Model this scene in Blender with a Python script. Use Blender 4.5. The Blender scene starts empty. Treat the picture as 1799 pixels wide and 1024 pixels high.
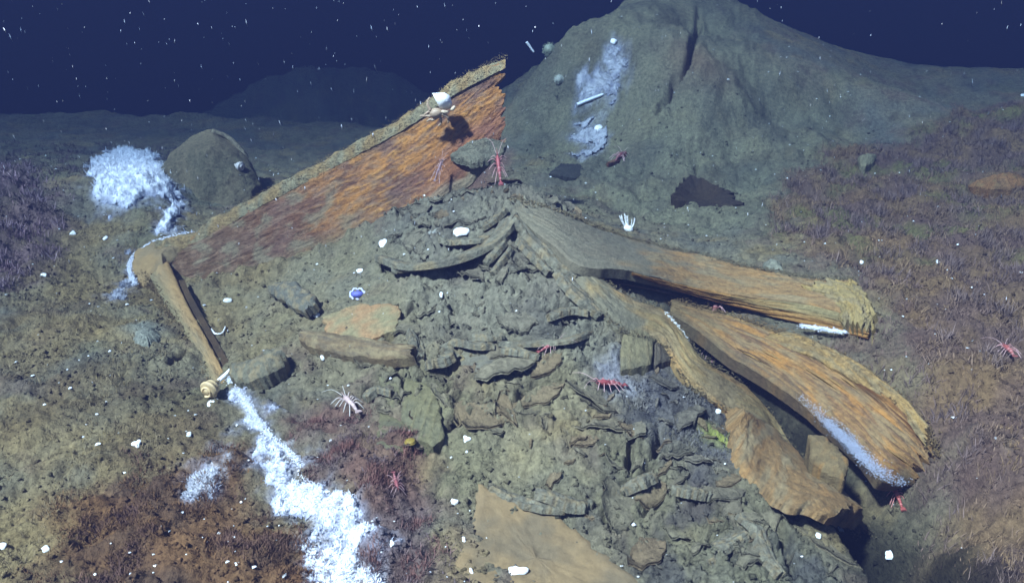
import bpy, math, random
import numpy as np
from mathutils import Vector

# ---------------------------------------------------------------- camera, water light, sun, exposure
CAM = np.array([0.0, 0.0, 1.1])
PITCH = math.radians(25.0)
W0, H0 = 1799.0, 1024.0
FPX = (W0 / 2) / math.tan(math.radians(30.0))          # 60 degrees across
sc = bpy.context.scene
COL = sc.collection
cd = bpy.data.cameras.new("camera")
cam = bpy.data.objects.new("camera", cd); COL.objects.link(cam)
cam.location = CAM; cam.rotation_euler = (math.pi / 2 - PITCH, 0, 0)
cd.angle = math.radians(60.0); cd.clip_start = 0.05; cd.clip_end = 200
sc.camera = cam

SUN_EL, SUN_AZ = math.radians(54), math.radians(226)    # azimuth the light comes from, clockwise from +y
sdir = Vector((math.sin(SUN_AZ) * math.cos(SUN_EL), math.cos(SUN_AZ) * math.cos(SUN_EL), math.sin(SUN_EL)))
w = bpy.data.worlds.new("World"); sc.world = w; w.use_nodes = True
nt = w.node_tree; nt.nodes.clear()
sky = nt.nodes.new("ShaderNodeTexSky"); sky.sky_type = 'NISHITA'; sky.sun_disc = False
sky.sun_elevation = SUN_EL; sky.sun_rotation = SUN_AZ
mx = nt.nodes.new("ShaderNodeMix"); mx.data_type = 'RGBA'; mx.blend_type = 'MULTIPLY'
mx.inputs[0].default_value = 1.0; mx.inputs[7].default_value = (0.45, 0.45, 0.50, 1)   # water column tint
bg = nt.nodes.new("ShaderNodeBackground"); bg.inputs[1].default_value = 0.11
wo = nt.nodes.new("ShaderNodeOutputWorld")
nt.links.new(sky.outputs[0], mx.inputs[6]); nt.links.new(mx.outputs[2], bg.inputs[0]); nt.links.new(bg.outputs[0], wo.inputs[0])
sl = bpy.data.lights.new("sun", 'SUN'); sl.energy = 4.2; sl.angle = math.radians(4.0); sl.color = (1.0, 0.97, 0.92)
so = bpy.data.objects.new("sun", sl); COL.objects.link(so)
so.rotation_euler = (-sdir).to_track_quat('-Z', 'Y').to_euler()
vs = sc.view_settings
vs.view_transform = 'Standard'; vs.look = 'None'; vs.gamma = 1.0; vs.use_curve_mapping = False
vs.exposure = 2.98
sc.render.engine = 'CYCLES'
sc.cycles.use_denoising = True
sc.cycles.volume_bounces = 1

RNG = np.random.default_rng(7)
random.seed(7)

# ---------------------------------------------------------------- noise
def _hash(ix, iy, seed):
    h = (ix.astype(np.int64) * 374761393 + iy.astype(np.int64) * 668265263 + seed * 1442695041) & 0xffffffff
    h = ((h ^ (h >> 13)) * 1274126177) & 0xffffffff
    h = (h ^ (h >> 16)) & 0xffffffff
    return h
_TA = np.arange(4096) * (2 * np.pi / 4096); _TC = np.cos(_TA); _TS = np.sin(_TA)
def noise(x, y, seed=0):
    x = np.asarray(x, float); y = np.asarray(y, float)
    ix = np.floor(x); iy = np.floor(y); fx = x - ix; fy = y - iy
    def g(dx, dy):
        a = _hash(ix + dx, iy + dy, seed) >> 20
        return _TC[a] * (fx - dx) + _TS[a] * (fy - dy)
    u = fx * fx * fx * (fx * (fx * 6 - 15) + 10); v = fy * fy * fy * (fy * (fy * 6 - 15) + 10)
    a = g(0, 0) * (1 - u) + g(1, 0) * u; b = g(0, 1) * (1 - u) + g(1, 1) * u
    return (a * (1 - v) + b * v) * 1.5
def fbm(x, y, oct=4, seed=0, gain=0.5):
    s = 0; a = 1.0; f = 1.0; t = 0
    for i in range(oct):
        s = s + a * noise(x * f + 17.3 * i, y * f - 9.1 * i, seed + i * 31); t += a; a *= gain; f *= 2.03
    return s / t
def sstep(a, b, x):
    t = np.clip((x - a) / (b - a), 0, 1); return t * t * (3 - 2 * t)

# ---------------------------------------------------------------- rays through the photograph's pixels
def ray(px, py):
    a = (px - W0 / 2) / FPX; b = (H0 / 2 - py) / FPX
    return np.array([a, math.cos(PITCH) + b * math.sin(PITCH), -math.sin(PITCH) + b * math.cos(PITCH)])
def P(px, py, y):
    d = ray(px, py); return CAM + d * (y / d[1])
def Zp(px, py, z):
    d = ray(px, py); return CAM + d * ((z - CAM[2]) / d[2])

# ---------------------------------------------------------------- terrain
CP = [  # photo column, row, height above datum
 (-250,1024,0),(0,1024,0.0),(300,1024,.03),(600,1024,.0),(0,800,.0),(200,750,.03),(0,600,.03),(200,600,.03),(330,800,.02),(480,900,.0),
 (100,490,.0),(0,450,.05),(0,370,.11),(-150,330,.14),(50,320,.09),(110,440,.0),(150,400,.0),(130,300,.0),
 (170,330,.08),(240,300,.12),(290,320,.09),(240,390,.04),(330,370,-.03),(360,330,-.02),(400,380,-.02),
 (340,540,-.03),(420,560,-.01),(400,640,-.02),(470,700,.0),(500,600,.03),(600,500,.09),(600,640,.05),(700,560,.11),(700,440,.17),(650,430,.12),
 (500,480,.02),(420,500,-.02),(560,450,.07),(800,450,.2),(900,335,.31),(860,350,.28),(940,370,.27),(900,450,.23),(900,560,.15),(800,600,.11),(900,700,.07),(800,760,.04),
 (700,850,.02),(850,880,.0),(900,960,-.03),(1000,1000,-.05),(1100,1010,-.05),(1000,800,.03),(1000,650,.1),(1050,560,.14),(1000,450,.2),
 (1100,700,.05),(1200,800,.0),(1200,900,-.03),(1300,1000,-.06),(1400,980,-.06),(1500,1000,-.08),(1300,850,-.02),(1150,620,.09),
 (1150,520,.1),(1230,600,-.03),(1330,700,-.07),(1430,800,-.14),(1520,900,-.2),(1590,970,-.2),(1640,1050,-.26),(1688,965,-.03),(1715,1024,-.01),(1760,1110,.0),(1530,1010,-.1),(1500,1080,-.08),(1380,830,-.05),(1450,900,-.07),
 (960,300,.04),(1000,300,.03),(1000,230,.08),(930,200,.0),(1050,130,.3),(958,106,.29),(930,165,.06),(1000,78,.40),(1060,36,.50),(1130,0,.55),(1190,-30,.60),(1230,-30,.60),(1255,62,.40),(1220,100,.4),(1120,180,.22),(1220,200,.2),
 (1220,300,.06),(1200,350,.03),(1100,350,.03),(1090,400,.07),(1250,430,.08),(1350,300,.05),(1350,210,.13),(1300,88,.38),(1350,112,.33),(1420,132,.28),(1500,148,.24),(1600,158,.2),(925,140,.1),(1300,180,.22),(1400,230,.14),
 (1450,190,.14),(1500,250,.05),(1600,190,.06),(1700,200,.08),(1799,190,.16),(1990,200,.2),(1799,300,.1),(1650,300,.08),(1500,350,.08),(1600,420,.08),
 (1750,450,.1),(1400,440,.1),(1560,530,.1),(1560,640,.09),(1700,600,.1),(1799,700,.08),(1700,800,.04),(1799,1000,.0),(1690,900,-.02),(2000,800,.05),
 (700,260,-.2),(560,260,-.24),(450,230,-.32),(300,230,-.3),(150,220,-.3),(0,240,-.22),(-200,240,-.2),(760,200,-.42),
]
_cp = np.array([Zp(*c) for c in CP] + [(x, y, z) for x in (-4, -2, 0, 2, 4) for y, z in ((-3, 0), (0.3, 0.0))])
_RC = 0.09
def _k(r2): return np.sqrt(r2 + _RC ** 2)
_d2 = ((_cp[:, None, :2] - _cp[None, :, :2]) ** 2).sum(-1)
_A = np.zeros((len(_cp) + 1,) * 2); n_ = len(_cp)
_A[:n_, :n_] = _k(_d2) - np.eye(n_) * 0.03; _A[:n_, n_] = 1; _A[n_, :n_] = 1
_wt = np.linalg.solve(_A, np.append(_cp[:, 2], 0))
def base_h(x, y):
    x = np.atleast_1d(np.asarray(x, float)); y = np.atleast_1d(np.asarray(y, float))
    out = np.full(x.shape, _wt[-1])
    xs = np.clip(x, -4.5, 4.5); ys = np.clip(y, -3, 5.8)
    for i in range(n_):
        out += _wt[i] * _k((xs - _cp[i, 0]) ** 2 + (ys - _cp[i, 1]) ** 2)
    s = sstep(5.0, 6.3, y)
    far = -0.20 - 0.09 * (y - 4.2) ** 2 * (y > 4.2) + 0.30 * fbm(x * .9, y * .9, 4, 5)
    far = far + 1.75 * np.exp(-((x + 1.75) / 1.9) ** 2 - ((y - 9.3) / 1.4) ** 2)
    return out * (1 - s) + far * s

def march(px, py, hf, lift=0.0):
    d = ray(px, py); t = np.concatenate([np.linspace(0.8, 5, 260), np.linspace(5.02, 14, 120)])
    if hf is not base_h:
        Z = CAM[2] + d[2] * t - base_h(d[0] * t, d[1] * t) - lift
        ka = np.argmax(Z < .09); kb = np.argmax(Z < -.16); kb = kb if Z[kb] < -.16 else len(t) - 1
        t = np.linspace(t[max(ka - 1, 0)], t[kb], 110)
    X = CAM[0] + d[0] * t; Y = CAM[1] + d[1] * t; Z = CAM[2] + d[2] * t
    g = Z - (hf(X, Y) + lift); k = np.argmax(g < 0)
    if g[k] >= 0: k = len(t) - 1
    k = max(k, 1); a = g[k - 1] / (g[k - 1] - g[k] + 1e-12); tt = t[k - 1] + (t[k] - t[k - 1]) * min(max(a, 0), 1)
    return CAM + d * tt
def poly_xy(pp): return np.array([march(a, b, base_h)[:2] for a, b in pp])
def sdf(x, y, poly):                                     # negative inside
    d = np.full(x.shape, 1e9); ins = np.zeros(x.shape, bool); n = len(poly)
    for i in range(n):
        a = poly[i]; b = poly[(i + 1) % n]; e = b - a
        wx = x - a[0]; wy = y - a[1]; t = np.clip((wx * e[0] + wy * e[1]) / (e @ e + 1e-12), 0, 1)
        d = np.minimum(d, (wx - e[0] * t) ** 2 + (wy - e[1] * t) ** 2)
        c = ((a[1] > y) != (b[1] > y)) & (x < (b[0] - a[0]) * (y - a[1]) / (b[1] - a[1] + 1e-12) + a[0])
        ins ^= c
    d = np.sqrt(d); return np.where(ins, -d, d)
def line_d(x, y, pl):
    d = np.full(x.shape, 1e9); tt = np.zeros(x.shape); n = len(pl) - 1
    for i in range(n):
        a = pl[i]; b = pl[i + 1]; e = b - a
        wx = x - a[0]; wy = y - a[1]; t = np.clip((wx * e[0] + wy * e[1]) / (e @ e + 1e-12), 0, 1)
        dd = np.hypot(wx - e[0] * t, wy - e[1] * t); m = dd < d
        d = np.where(m, dd, d); tt = np.where(m, (i + t) / n, tt)
    return d, tt
def soft(x, y, poly, wid=0.06, amp=0.05, seed=3, fr=7):
    return 1 - sstep(-wid, wid, sdf(x, y, poly) + amp * fbm(x * fr, y * fr, 4, seed) * 2)

# regions of the bottom, as outlines on the terrain
R = {k: poly_xy(v) for k, v in {
 'folds': [(660,360),(800,350),(900,325),(1000,370),(1050,450),(1090,540),(1100,640),(1000,660),(850,640),(760,620),(700,480)],
 'crumble': [(640,620),(800,600),(930,640),(1010,700),(1100,700),(1150,760),(1000,800),(900,800),(800,760),(660,760)],
 'tatter': [(1080,700),(1200,680),(1290,740),(1300,860),(1400,900),(1480,1000),(1400,1060),(1150,1060),(1040,920),(900,900),(880,850),(1020,820)],
 'turf_right': [(1380,330),(1480,260),(1620,240),(1740,190),(2300,180),(2300,1400),(1700,1200),(1640,960),(1590,900),(1600,840),(1660,800),(1560,660),(1500,600),(1540,560),(1510,480),(1420,470),(1370,400)],
 'turf_left': [(-500,270),(20,280),(50,300),(100,360),(110,430),(60,500),(-500,540)],
 'turf_mid': [(570,720),(650,740),(690,800),(760,900),(790,1000),(800,1100),(560,1100),(600,960),(560,880),(530,800)],
 'turf_bl': [(130,900),(250,820),(400,800),(470,850),(540,1000),(540,1150),(100,1150)],
 'turf_w': [(-600,330),(100,430),(180,400),(290,430),(230,470),(260,560),(320,680),(330,780),(250,820),(100,900),(100,1150),(-600,1150)],
 'turf_up': [(-600,230),(60,250),(150,220),(420,240),(300,330),(180,330),(100,360),(-600,400)],
 'turf_mr': [(1090,640),(1170,630),(1230,690),(1270,740),(1270,800),(1180,800),(1120,740)],
 'backmound': [(900,250),(930,120),(1100,0),(1240,-40),(1340,110),(1500,180),(1480,300),(1380,400),(1150,400),(1000,330)],
 'brown_l': [(100,640),(230,640),(330,690),(420,690),(430,780),(330,790),(200,730)],
 'mat_a': [(165,345),(170,290),(205,265),(260,270),(300,310),(318,350),(310,410),(285,410),(295,350),(240,350),(200,380)],
 'mat_b': [(420,690),(452,738),(508,795),(547,845),(595,888),(645,950),(690,1030),(705,1120),(575,1120),(563,1030),(545,960),(520,905),(490,860),(465,805),(440,750),(412,694)],
 'mat_c': [(335,870),(345,835),(365,805),(395,830),(405,860),(370,875)],
 'mat_d': [(1062,90),(1090,80),(1100,120),(1085,160),(1020,185),(1025,140),(1060,130)],
 'mat_e': [(1010,225),(1050,205),(1070,225),(1050,262),(1025,275)],
 'mat_f': [(1430,720),(1470,760),(1540,810),(1560,850),(1530,860),(1480,800)],
 'mat_g': [(190,520),(225,470),(240,450),(238,490),(205,530)],
 'mat_h': [(1050,640),(1110,640),(1130,700),(1080,690)],
 'plum': [(640,300),(760,260),(890,270),(880,330),(700,380),(600,420)],
 'smooth_m': [(880,620),(1010,650),(960,760),(1040,830),(1010,890),(880,850),(870,780),(960,720)],
 'smooth_l': [(400,520),(560,460),(660,420),(700,470),(720,540),(560,560),(440,580)],
}.items()}
CRACK = np.array([march(a, b, base_h)[:2] for a, b in [(1228,40),(1220,70),(1210,95),(1195,130),(1180,155),(1165,180),(1155,200)]])
PLB = np.array([P(*q)[:2] for q in [(350,548,2.42),(400,528,2.42),(480,498,2.45),(560,465,2.48),(640,428,2.50),(740,384,2.53),(820,335,2.56)]])
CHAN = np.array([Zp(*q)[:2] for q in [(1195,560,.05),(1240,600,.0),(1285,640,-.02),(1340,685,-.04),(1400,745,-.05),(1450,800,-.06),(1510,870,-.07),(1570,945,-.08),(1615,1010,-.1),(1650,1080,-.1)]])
CRACK2 = np.array([march(a, b, base_h)[:2] for a, b in [(1132,180),(1150,172),(1168,166)]])
CRACK3 = np.array([march(a, b, base_h)[:2] for a, b in [(1228,10),(1225,40),(1228,62)]])
CRK = [[(900,385),(925,405),(945,425),(970,445),(1000,465)],[(905,397),(935,427),(955,433)],[(930,440),(955,462),(968,480)],[(965,480),(985,500),(1010,535),(1025,540)],
 [(975,390),(995,415),(1010,432),(1045,441)],[(925,355),(950,378)],[(1000,375),(1025,390)],[(940,400),(975,430),(1000,440)],[(820,442),(850,422),(890,385)],[(850,468),(890,430)],[(860,480),(896,443)],[(880,415),(896,392)],
 [(690,490),(740,484),(800,470)],[(665,455),(690,476)],[(735,414),(760,396)],[(775,432),(800,438),(840,425)],[(826,586),(880,593)],[(870,599),(945,600),(1000,591)],[(880,611),(940,623)],[(785,612),(810,602),(850,609)],
 [(960,556),(1000,545),(1040,549)],[(990,576),(1040,560)],[(770,640),(790,615)],[(740,648),(762,660),(725,676)],[(812,651),(872,645)],[(868,700),(880,722),(898,725),(920,695)],[(800,747),(830,735)],[(785,757),(812,742)],
 [(910,692),(950,676),(1000,665)],[(790,690),(820,684)],[(830,712),(860,700)],[(850,745),(880,738)],[(950,855),(985,865),(1010,881),(1045,886)],[(905,874),(950,891)],[(960,850),(978,861),(992,853)],[(1072,872),(1112,850),(1150,830)],
 [(1185,795),(1210,802),(1240,795)],[(1195,882),(1245,884)],[(1130,902),(1165,890)],[(1150,940),(1185,957)],[(1250,955),(1310,1000)],[(1330,900),(1390,962)],[(1205,985),(1250,1002)],[(1270,930),(1300,925),(1330,950)],[(1360,930),(1385,975),(1400,1010)],
 [(1060,905),(1085,935)],[(1090,960),(1125,985)],[(1170,860),(1150,880)],[(1110,780),(1105,830)],[(1160,760),(1150,800)],[(1180,720),(1230,730)],[(1200,750),(1250,765)],[(665,792),(700,799)],[(735,792),(772,790)],[(640,697),(655,681),(674,686)],
 [(700,650),(722,702),(760,662)],[(508,500),(530,508),(547,526)],[(485,546),(520,546)],[(405,660),(430,646),(450,643)],[(440,681),(480,662),(502,640)],[(1222,306),(1228,284)],[(690,545),(712,560),(735,520)],[(850,640),(845,660)],[(880,500),(900,506),(930,530)],
 [(780,520),(800,545),(790,575)],[(640,560),(690,590)],[(1020,600),(1060,590)],[(1040,640),(1010,655)],[(820,700),(800,720)],[(150,720),(200,730)],[(100,800),(150,790)],[(220,690),(250,700),(300,695)],[(60,690),(110,700)],[(200,880),(260,900)],[(330,620),(300,640)],
 [(560,640),(600,650)],[(480,700),(520,720)],[(540,760),(590,755)],[(1430,330),(1480,345)],[(1560,400),(1600,395)],[(1640,430),(1700,440)],[(1300,300),(1340,315)],[(1120,250),(1150,240)]]
CRK = [np.array([march(a, b, base_h)[:2] for a, b in q]) for q in CRK]
MATS = ['mat_a','mat_b','mat_c','mat_d','mat_e','mat_g']

def detail(x, y):
    h = 0.016 * fbm(x * 3.1, y * 3.1, 3, 11) + 0.011 * fbm(x * 11, y * 11, 4, 21, .6)
    near = sstep(5.5, 3.0, y)
    f1 = fbm(x * 45, y * 45, 4, 41, .65); pit = sstep(.12, .5, fbm(x * 24, y * 24, 3, 43))
    h = h + near * (0.010 * f1 - .010 * pit)
    # folded, delaminated layers round the apex: steps whose drops face outwards
    mf = soft(x, y, R['folds'], .06, .04, 5); mc = soft(x, y, R['crumble'], .06, .05, 6); mt = soft(x, y, R['tatter'], .07, .06, 7)
    wx = x + .06 * fbm(x * 6, y * 6, 3, 51); wy = y + .06 * fbm(x * 6, y * 6, 3, 61)
    ax, ay = 0.0, 2.45
    ang = np.arctan2(wx - ax, -(wy - ay) + .02); rad = np.hypot(wx - ax, wy - ay)
    n1 = fbm(ang * 2.0, rad * 9.0, 4, 71) * 4.0 + rad * 9
    saw1 = (n1 - np.floor(n1)); saw1 = np.where(saw1 > .86, (1 - saw1) / .14, saw1 / .86)
    n2 = fbm(wx * 5 + 3, wy * 9, 4, 81) * 4.5 - wy * 6; saw2 = n2 - np.floor(n2); saw2 = np.where(saw2 > .9, (1 - saw2) / .1, saw2 / .9)
    n3 = fbm(wx * 9, wy * 13, 4, 91) * 4.0 - wy * 5 + wx * 5; saw3 = n3 - np.floor(n3); saw3 = np.where(saw3 > .9, (1 - saw3) / .1, saw3 / .9)
    h = h + mf * (0.016 * saw1 + .012 * saw2 + .010 * fbm(x * 26, y * 26, 3, 95)) + mc * (0.014 * saw2 + .02 * np.abs(fbm(wx * 13, wy * 13, 3, 99))) + mt * (0.010 * saw3 + .008 * fbm(x * 30, y * 30, 3, 98))
    # narrow cracks in the crust
    r = np.abs(fbm(wx * 7, wy * 7, 3, 111)); cr = np.exp(-(r / .022) ** 2) * sstep(-.1, .25, fbm(x * 2.3, y * 2.3, 2, 112))
    h = h - (mc + mt * .8 + mf * .6 + .14) * .020 * cr * near
    sm = np.maximum(soft(x, y, R['smooth_m'], .05, .03, 8), .8 * soft(x, y, R['smooth_l'], .05, .03, 8))
    h = h * (1 - .5 * sm)
    # turf ground is lumpy
    tr = np.zeros_like(x)
    for k in ('turf_right', 'turf_left', 'turf_mid', 'turf_bl'): tr = np.maximum(tr, soft(x, y, R[k], .1, .07, 9))
    h = h + tr * (.06 * fbm(x * 5, y * 5, 3, 121) + .026 * np.abs(fbm(x * 15, y * 15, 3, 122)))
    # soft hummocks on the left
    h = h + .022 * np.abs(fbm(x * 6.5, y * 6.5, 2, 131)) * sstep(-.2, -.7, x)
    for pl, wd, dp in ((CRACK, .011, .12), (CRACK2, .008, .06), (CRACK3, .012, .04)):
        d, t = line_d(x + .02 * fbm(x * 14, y * 14, 2, 141), y + .03 * fbm(x * 14, y * 14, 2, 142), pl)
        h = h - dp * np.exp(-(d / wd) ** 2) * (1.1 - t * .7)
    if near.max() > 0:
        for i, pl in enumerate(CRK):
            lo = pl.min(0) - .05; hi = pl.max(0) + .05; k = np.nonzero((x > lo[0]) & (x < hi[0]) & (y > lo[1]) & (y < hi[1]))[0]
            if len(k):
                xk, yk = x[k], y[k]; d, t = line_d(xk + .012 * fbm(xk * 22, yk * 22, 3, 700 + i), yk + .016 * fbm(xk * 22, yk * 22, 3, 800 + i), pl)
                h[k] += (.012 * np.exp(-(d / .026) ** 2) - .060 * np.exp(-(d / .0085) ** 2)) * np.sin(np.pi * np.clip(t * .9 + .05, 0, 1)) ** .5
    d, t = line_d(x, y, CHAN); h = h - (.07 + .24 * t) * (1 - sstep(.3, 1.0, d / (.035 + .085 * t)))
    d, t = line_d(x, y + .0, PLB); h = h + .045 * np.exp(-(d / .055) ** 2) * (.4 + sstep(-.3, .3, fbm(x * 7, y * 7, 3, 145)))
    bm = soft(x, y, R['backmound'], .1, .05, 12)
    h = h + bm * (.022 * fbm(x * 9, y * 9, 3, 153) + .055 * fbm(x * 4, y * 4, 4, 151) + .016 * fbm(x * 17, y * 17, 3, 152))
    return h
def ground_h(x, y):
    x = np.atleast_1d(np.asarray(x, float)); y = np.atleast_1d(np.asarray(y, float))
    return base_h(x, y) + detail(x, y)
def G(px, py, lift=0.0): return march(px, py, ground_h, lift)

# ---------------------------------------------------------------- colour helpers
def lin(c):
    c = np.asarray(c, float) / 255.0
    return np.where(c <= .04045, c / 12.92, ((c + .055) / 1.055) ** 2.4)
KA = 0.82
SILT_TINT = np.array([1.06, .925, .70])                    # the silt is warm, seen through blue water
def alb(r, g, b): return lin((r, g, b)) * KA * SILT_TINT
def mixc(a, b, t): t = np.asarray(t)[..., None]; return a * (1 - t) + b * t

# ---------------------------------------------------------------- materials
def mat(name, rough=.85, bump=.25, bscale=60, vary=.25, vscale=25, spec=.2, color=None, trans=0.0, dist=.01):
    m = bpy.data.materials.new(name); m.use_nodes = True; t = m.node_tree; b = t.nodes['Principled BSDF']
    b.inputs['Roughness'].default_value = rough; b.inputs['Specular IOR Level'].default_value = spec
    tc = t.nodes.new('ShaderNodeTexCoord')
    if color is None:
        a = t.nodes.new('ShaderNodeAttribute'); a.attribute_name = 'Col'; csock = a.outputs['Color']
    else:
        a = t.nodes.new('ShaderNodeRGB'); a.outputs[0].default_value = (*color, 1); csock = a.outputs[0]
    n1 = t.nodes.new('ShaderNodeTexNoise'); n1.inputs['Scale'].default_value = vscale; n1.inputs['Detail'].default_value = 6; n1.inputs['Roughness'].default_value = .7
    t.links.new(tc.outputs['Object'], n1.inputs['Vector'])
    mr = t.nodes.new('ShaderNodeMapRange'); mr.inputs[1].default_value = .3; mr.inputs[2].default_value = .7
    mr.inputs[3].default_value = 1 - vary; mr.inputs[4].default_value = 1 + vary
    t.links.new(n1.outputs['Fac'], mr.inputs[0])
    vm = t.nodes.new('ShaderNodeVectorMath'); vm.operation = 'SCALE'
    t.links.new(csock, vm.inputs[0]); t.links.new(mr.outputs[0], vm.inputs['Scale']); t.links.new(vm.outputs[0], b.inputs['Base Color'])
    if bump:
        n2 = t.nodes.new('ShaderNodeTexNoise'); n2.inputs['Scale'].default_value = bscale; n2.inputs['Detail'].default_value = 8; n2.inputs['Roughness'].default_value = .65
        t.links.new(tc.outputs['Object'], n2.inputs['Vector'])
        bp = t.nodes.new('ShaderNodeBump'); bp.inputs['Strength'].default_value = bump; bp.inputs['Distance'].default_value = dist
        t.links.new(n2.outputs['Fac'], bp.inputs['Height']); t.links.new(bp.outputs[0], b.inputs['Normal'])
    return m
M_MUD = mat('sediment', .95, .8, 130, .45, 70, .1, dist=.014)
M_WOOD = mat('rotten_wood', .9, .6, 160, .32, 90, .1)
M_SILT = mat('smooth_silt', .95, .35, 180, .14, 60, .1, dist=.006)
M_TURF = mat('turf', .95, 0, vary=.3, vscale=30, spec=.05)
M_MAT = mat('bacterial_white', .8, .3, 150, .1, 60, .2)
M_SHELL = mat('shell', .55, .2, 200, .08, 80, .4)
M_FLESH = mat('flesh', .5, .15, 300, .2, 120, .4)
M_SNOW = mat('snow', .7, 0, vary=.1, vscale=300)

# ---------------------------------------------------------------- mesh helpers
def link(name, me, parent=None):
    o = bpy.data.objects.new(name, me); COL.objects.link(o)
    if parent is not None:
        o.parent = parent
        o.matrix_parent_inverse = parent.matrix_basis.inverted()
    return o
def mesh_np(name, V, F, col=None, m=None, parent=None, smooth=True):
    """F: (n,4) quads or (n,3) triangles, or a list of both."""
    V = np.ascontiguousarray(V, np.float32); Fs = F if isinstance(F, list) else [F]
    me = bpy.data.meshes.new(name); me.vertices.add(len(V)); me.vertices.foreach_set('co', V.ravel())
    li = np.concatenate([np.asarray(f, np.int32).ravel() for f in Fs]); cnt = np.concatenate([np.full(len(f), f.shape[1], np.int32) for f in Fs])
    me.loops.add(len(li)); me.loops.foreach_set('vertex_index', li)
    me.polygons.add(len(cnt)); me.polygons.foreach_set('loop_start', np.concatenate([[0], np.cumsum(cnt)[:-1]]).astype(np.int32))
    me.polygons.foreach_set('loop_total', cnt)
    if smooth: me.polygons.foreach_set('use_smooth', np.ones(len(cnt), bool))
    if col is not None:
        c = np.ones((len(V), 4), np.float32); c[:, :3] = np.clip(np.broadcast_to(col, (len(V), 3)), 0.003, .95)
        at = me.color_attributes.new('Col', 'FLOAT_COLOR', 'POINT'); at.data.foreach_set('color', c.ravel())
    me.update(calc_edges=True); me.validate()
    if m: me.materials.append(m)
    return link(name, me, parent)
def grid_faces(nr, nc, off=0):
    i = np.arange(nr - 1)[:, None] * nc + np.arange(nc - 1)[None, :]
    return np.stack([i, i + 1, i + nc + 1, i + nc], -1).reshape(-1, 4) + off
class MB:
    def __init__(s): s.V = []; s.Q = []; s.T = []; s.C = []; s.n = 0
    def add(s, V, Q=None, T=None, C=(.5, .5, .5)):
        V = np.asarray(V, float)
        if Q is not None and len(Q): s.Q.append(np.asarray(Q) + s.n)
        if T is not None and len(T): s.T.append(np.asarray(T) + s.n)
        s.V.append(V); s.C.append(np.broadcast_to(np.asarray(C, float), (len(V), 3))); s.n += len(V)
    def build(s, name, m, parent=None, smooth=True):
        F = ([np.concatenate(s.Q)] if s.Q else []) + ([np.concatenate(s.T)] if s.T else [])
        return mesh_np(name, np.concatenate(s.V), F, np.concatenate(s.C), m, parent, smooth)
def empty(name, loc):
    o = bpy.data.objects.new(name, None); COL.objects.link(o); o.location = loc; o.empty_display_size = .02; return o
def tag(o, label=None, cat=None, group=None, kind=None):
    if label: o['label'] = label
    if cat: o['category'] = cat
    if group: o['group'] = group
    if kind: o['kind'] = kind
    return o
def tube(pts, rad, ns=8, C=(.5, .5, .5), mb=None, flat=1.0, up=(0, 0, 1)):
    pts = np.asarray(pts, float); n = len(pts); rad = np.broadcast_to(np.asarray(rad, float), (n,))
    t = np.gradient(pts, axis=0); t /= np.linalg.norm(t, axis=1)[:, None] + 1e-12
    up = np.broadcast_to(np.asarray(up, float), t.shape)
    s = np.cross(t, up); bad = np.linalg.norm(s, axis=1) < 1e-4; s[bad] = np.cross(t[bad], (1, 0.1, 0)); s /= np.linalg.norm(s, axis=1)[:, None]
    u = np.cross(s, t); a = np.arange(ns) * 2 * np.pi / ns
    V = pts[:, None, :] + rad[:, None, None] * (np.cos(a)[None, :, None] * s[:, None, :] + flat * np.sin(a)[None, :, None] * u[:, None, :])
    i = np.arange(n - 1)[:, None] * ns; j = np.arange(ns)[None, :]; k = (j + 1) % ns
    Q = np.stack([i + j, i + ns + j, i + ns + k, i + k], -1).reshape(-1, 4)
    V = np.concatenate([V.reshape(-1, 3), pts[:1], pts[-1:]]); c0 = n * ns; c1 = c0 + 1
    jj = np.arange(ns); kk = (jj + 1) % ns
    T = np.concatenate([np.stack([np.full(ns, c0), jj, kk], -1), np.stack([np.full(ns, c1), (n - 1) * ns + kk, (n - 1) * ns + jj], -1)])
    mb = mb or MB(); mb.add(V, Q, T, C if np.ndim(C) == 1 else np.concatenate([np.repeat(C, ns, 0), C[:1], C[-1:]]))
    return mb
def resample(pts, n):
    pts = np.asarray(pts, float); k = len(pts)
    # Catmull-Rom then uniform arc length
    q = np.concatenate([[2 * pts[0] - pts[1]], pts, [2 * pts[-1] - pts[-2]]]); out = []
    for i in range(k - 1):
        p0, p1, p2, p3 = q[i:i + 4]; t = np.linspace(0, 1, 16, endpoint=False)[:, None]
        out.append(.5 * (2 * p1 + (p2 - p0) * t + (2 * p0 - 5 * p1 + 4 * p2 - p3) * t ** 2 + (3 * p1 - p0 - 3 * p2 + p3) * t ** 3))
    out = np.concatenate(out + [pts[-1:]]); L = np.concatenate([[0], np.cumsum(np.linalg.norm(np.diff(out, axis=0), axis=1))])
    s = np.linspace(0, L[-1], n); return np.stack([np.interp(s, L, out[:, i]) for i in range(3)], 1)
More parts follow.
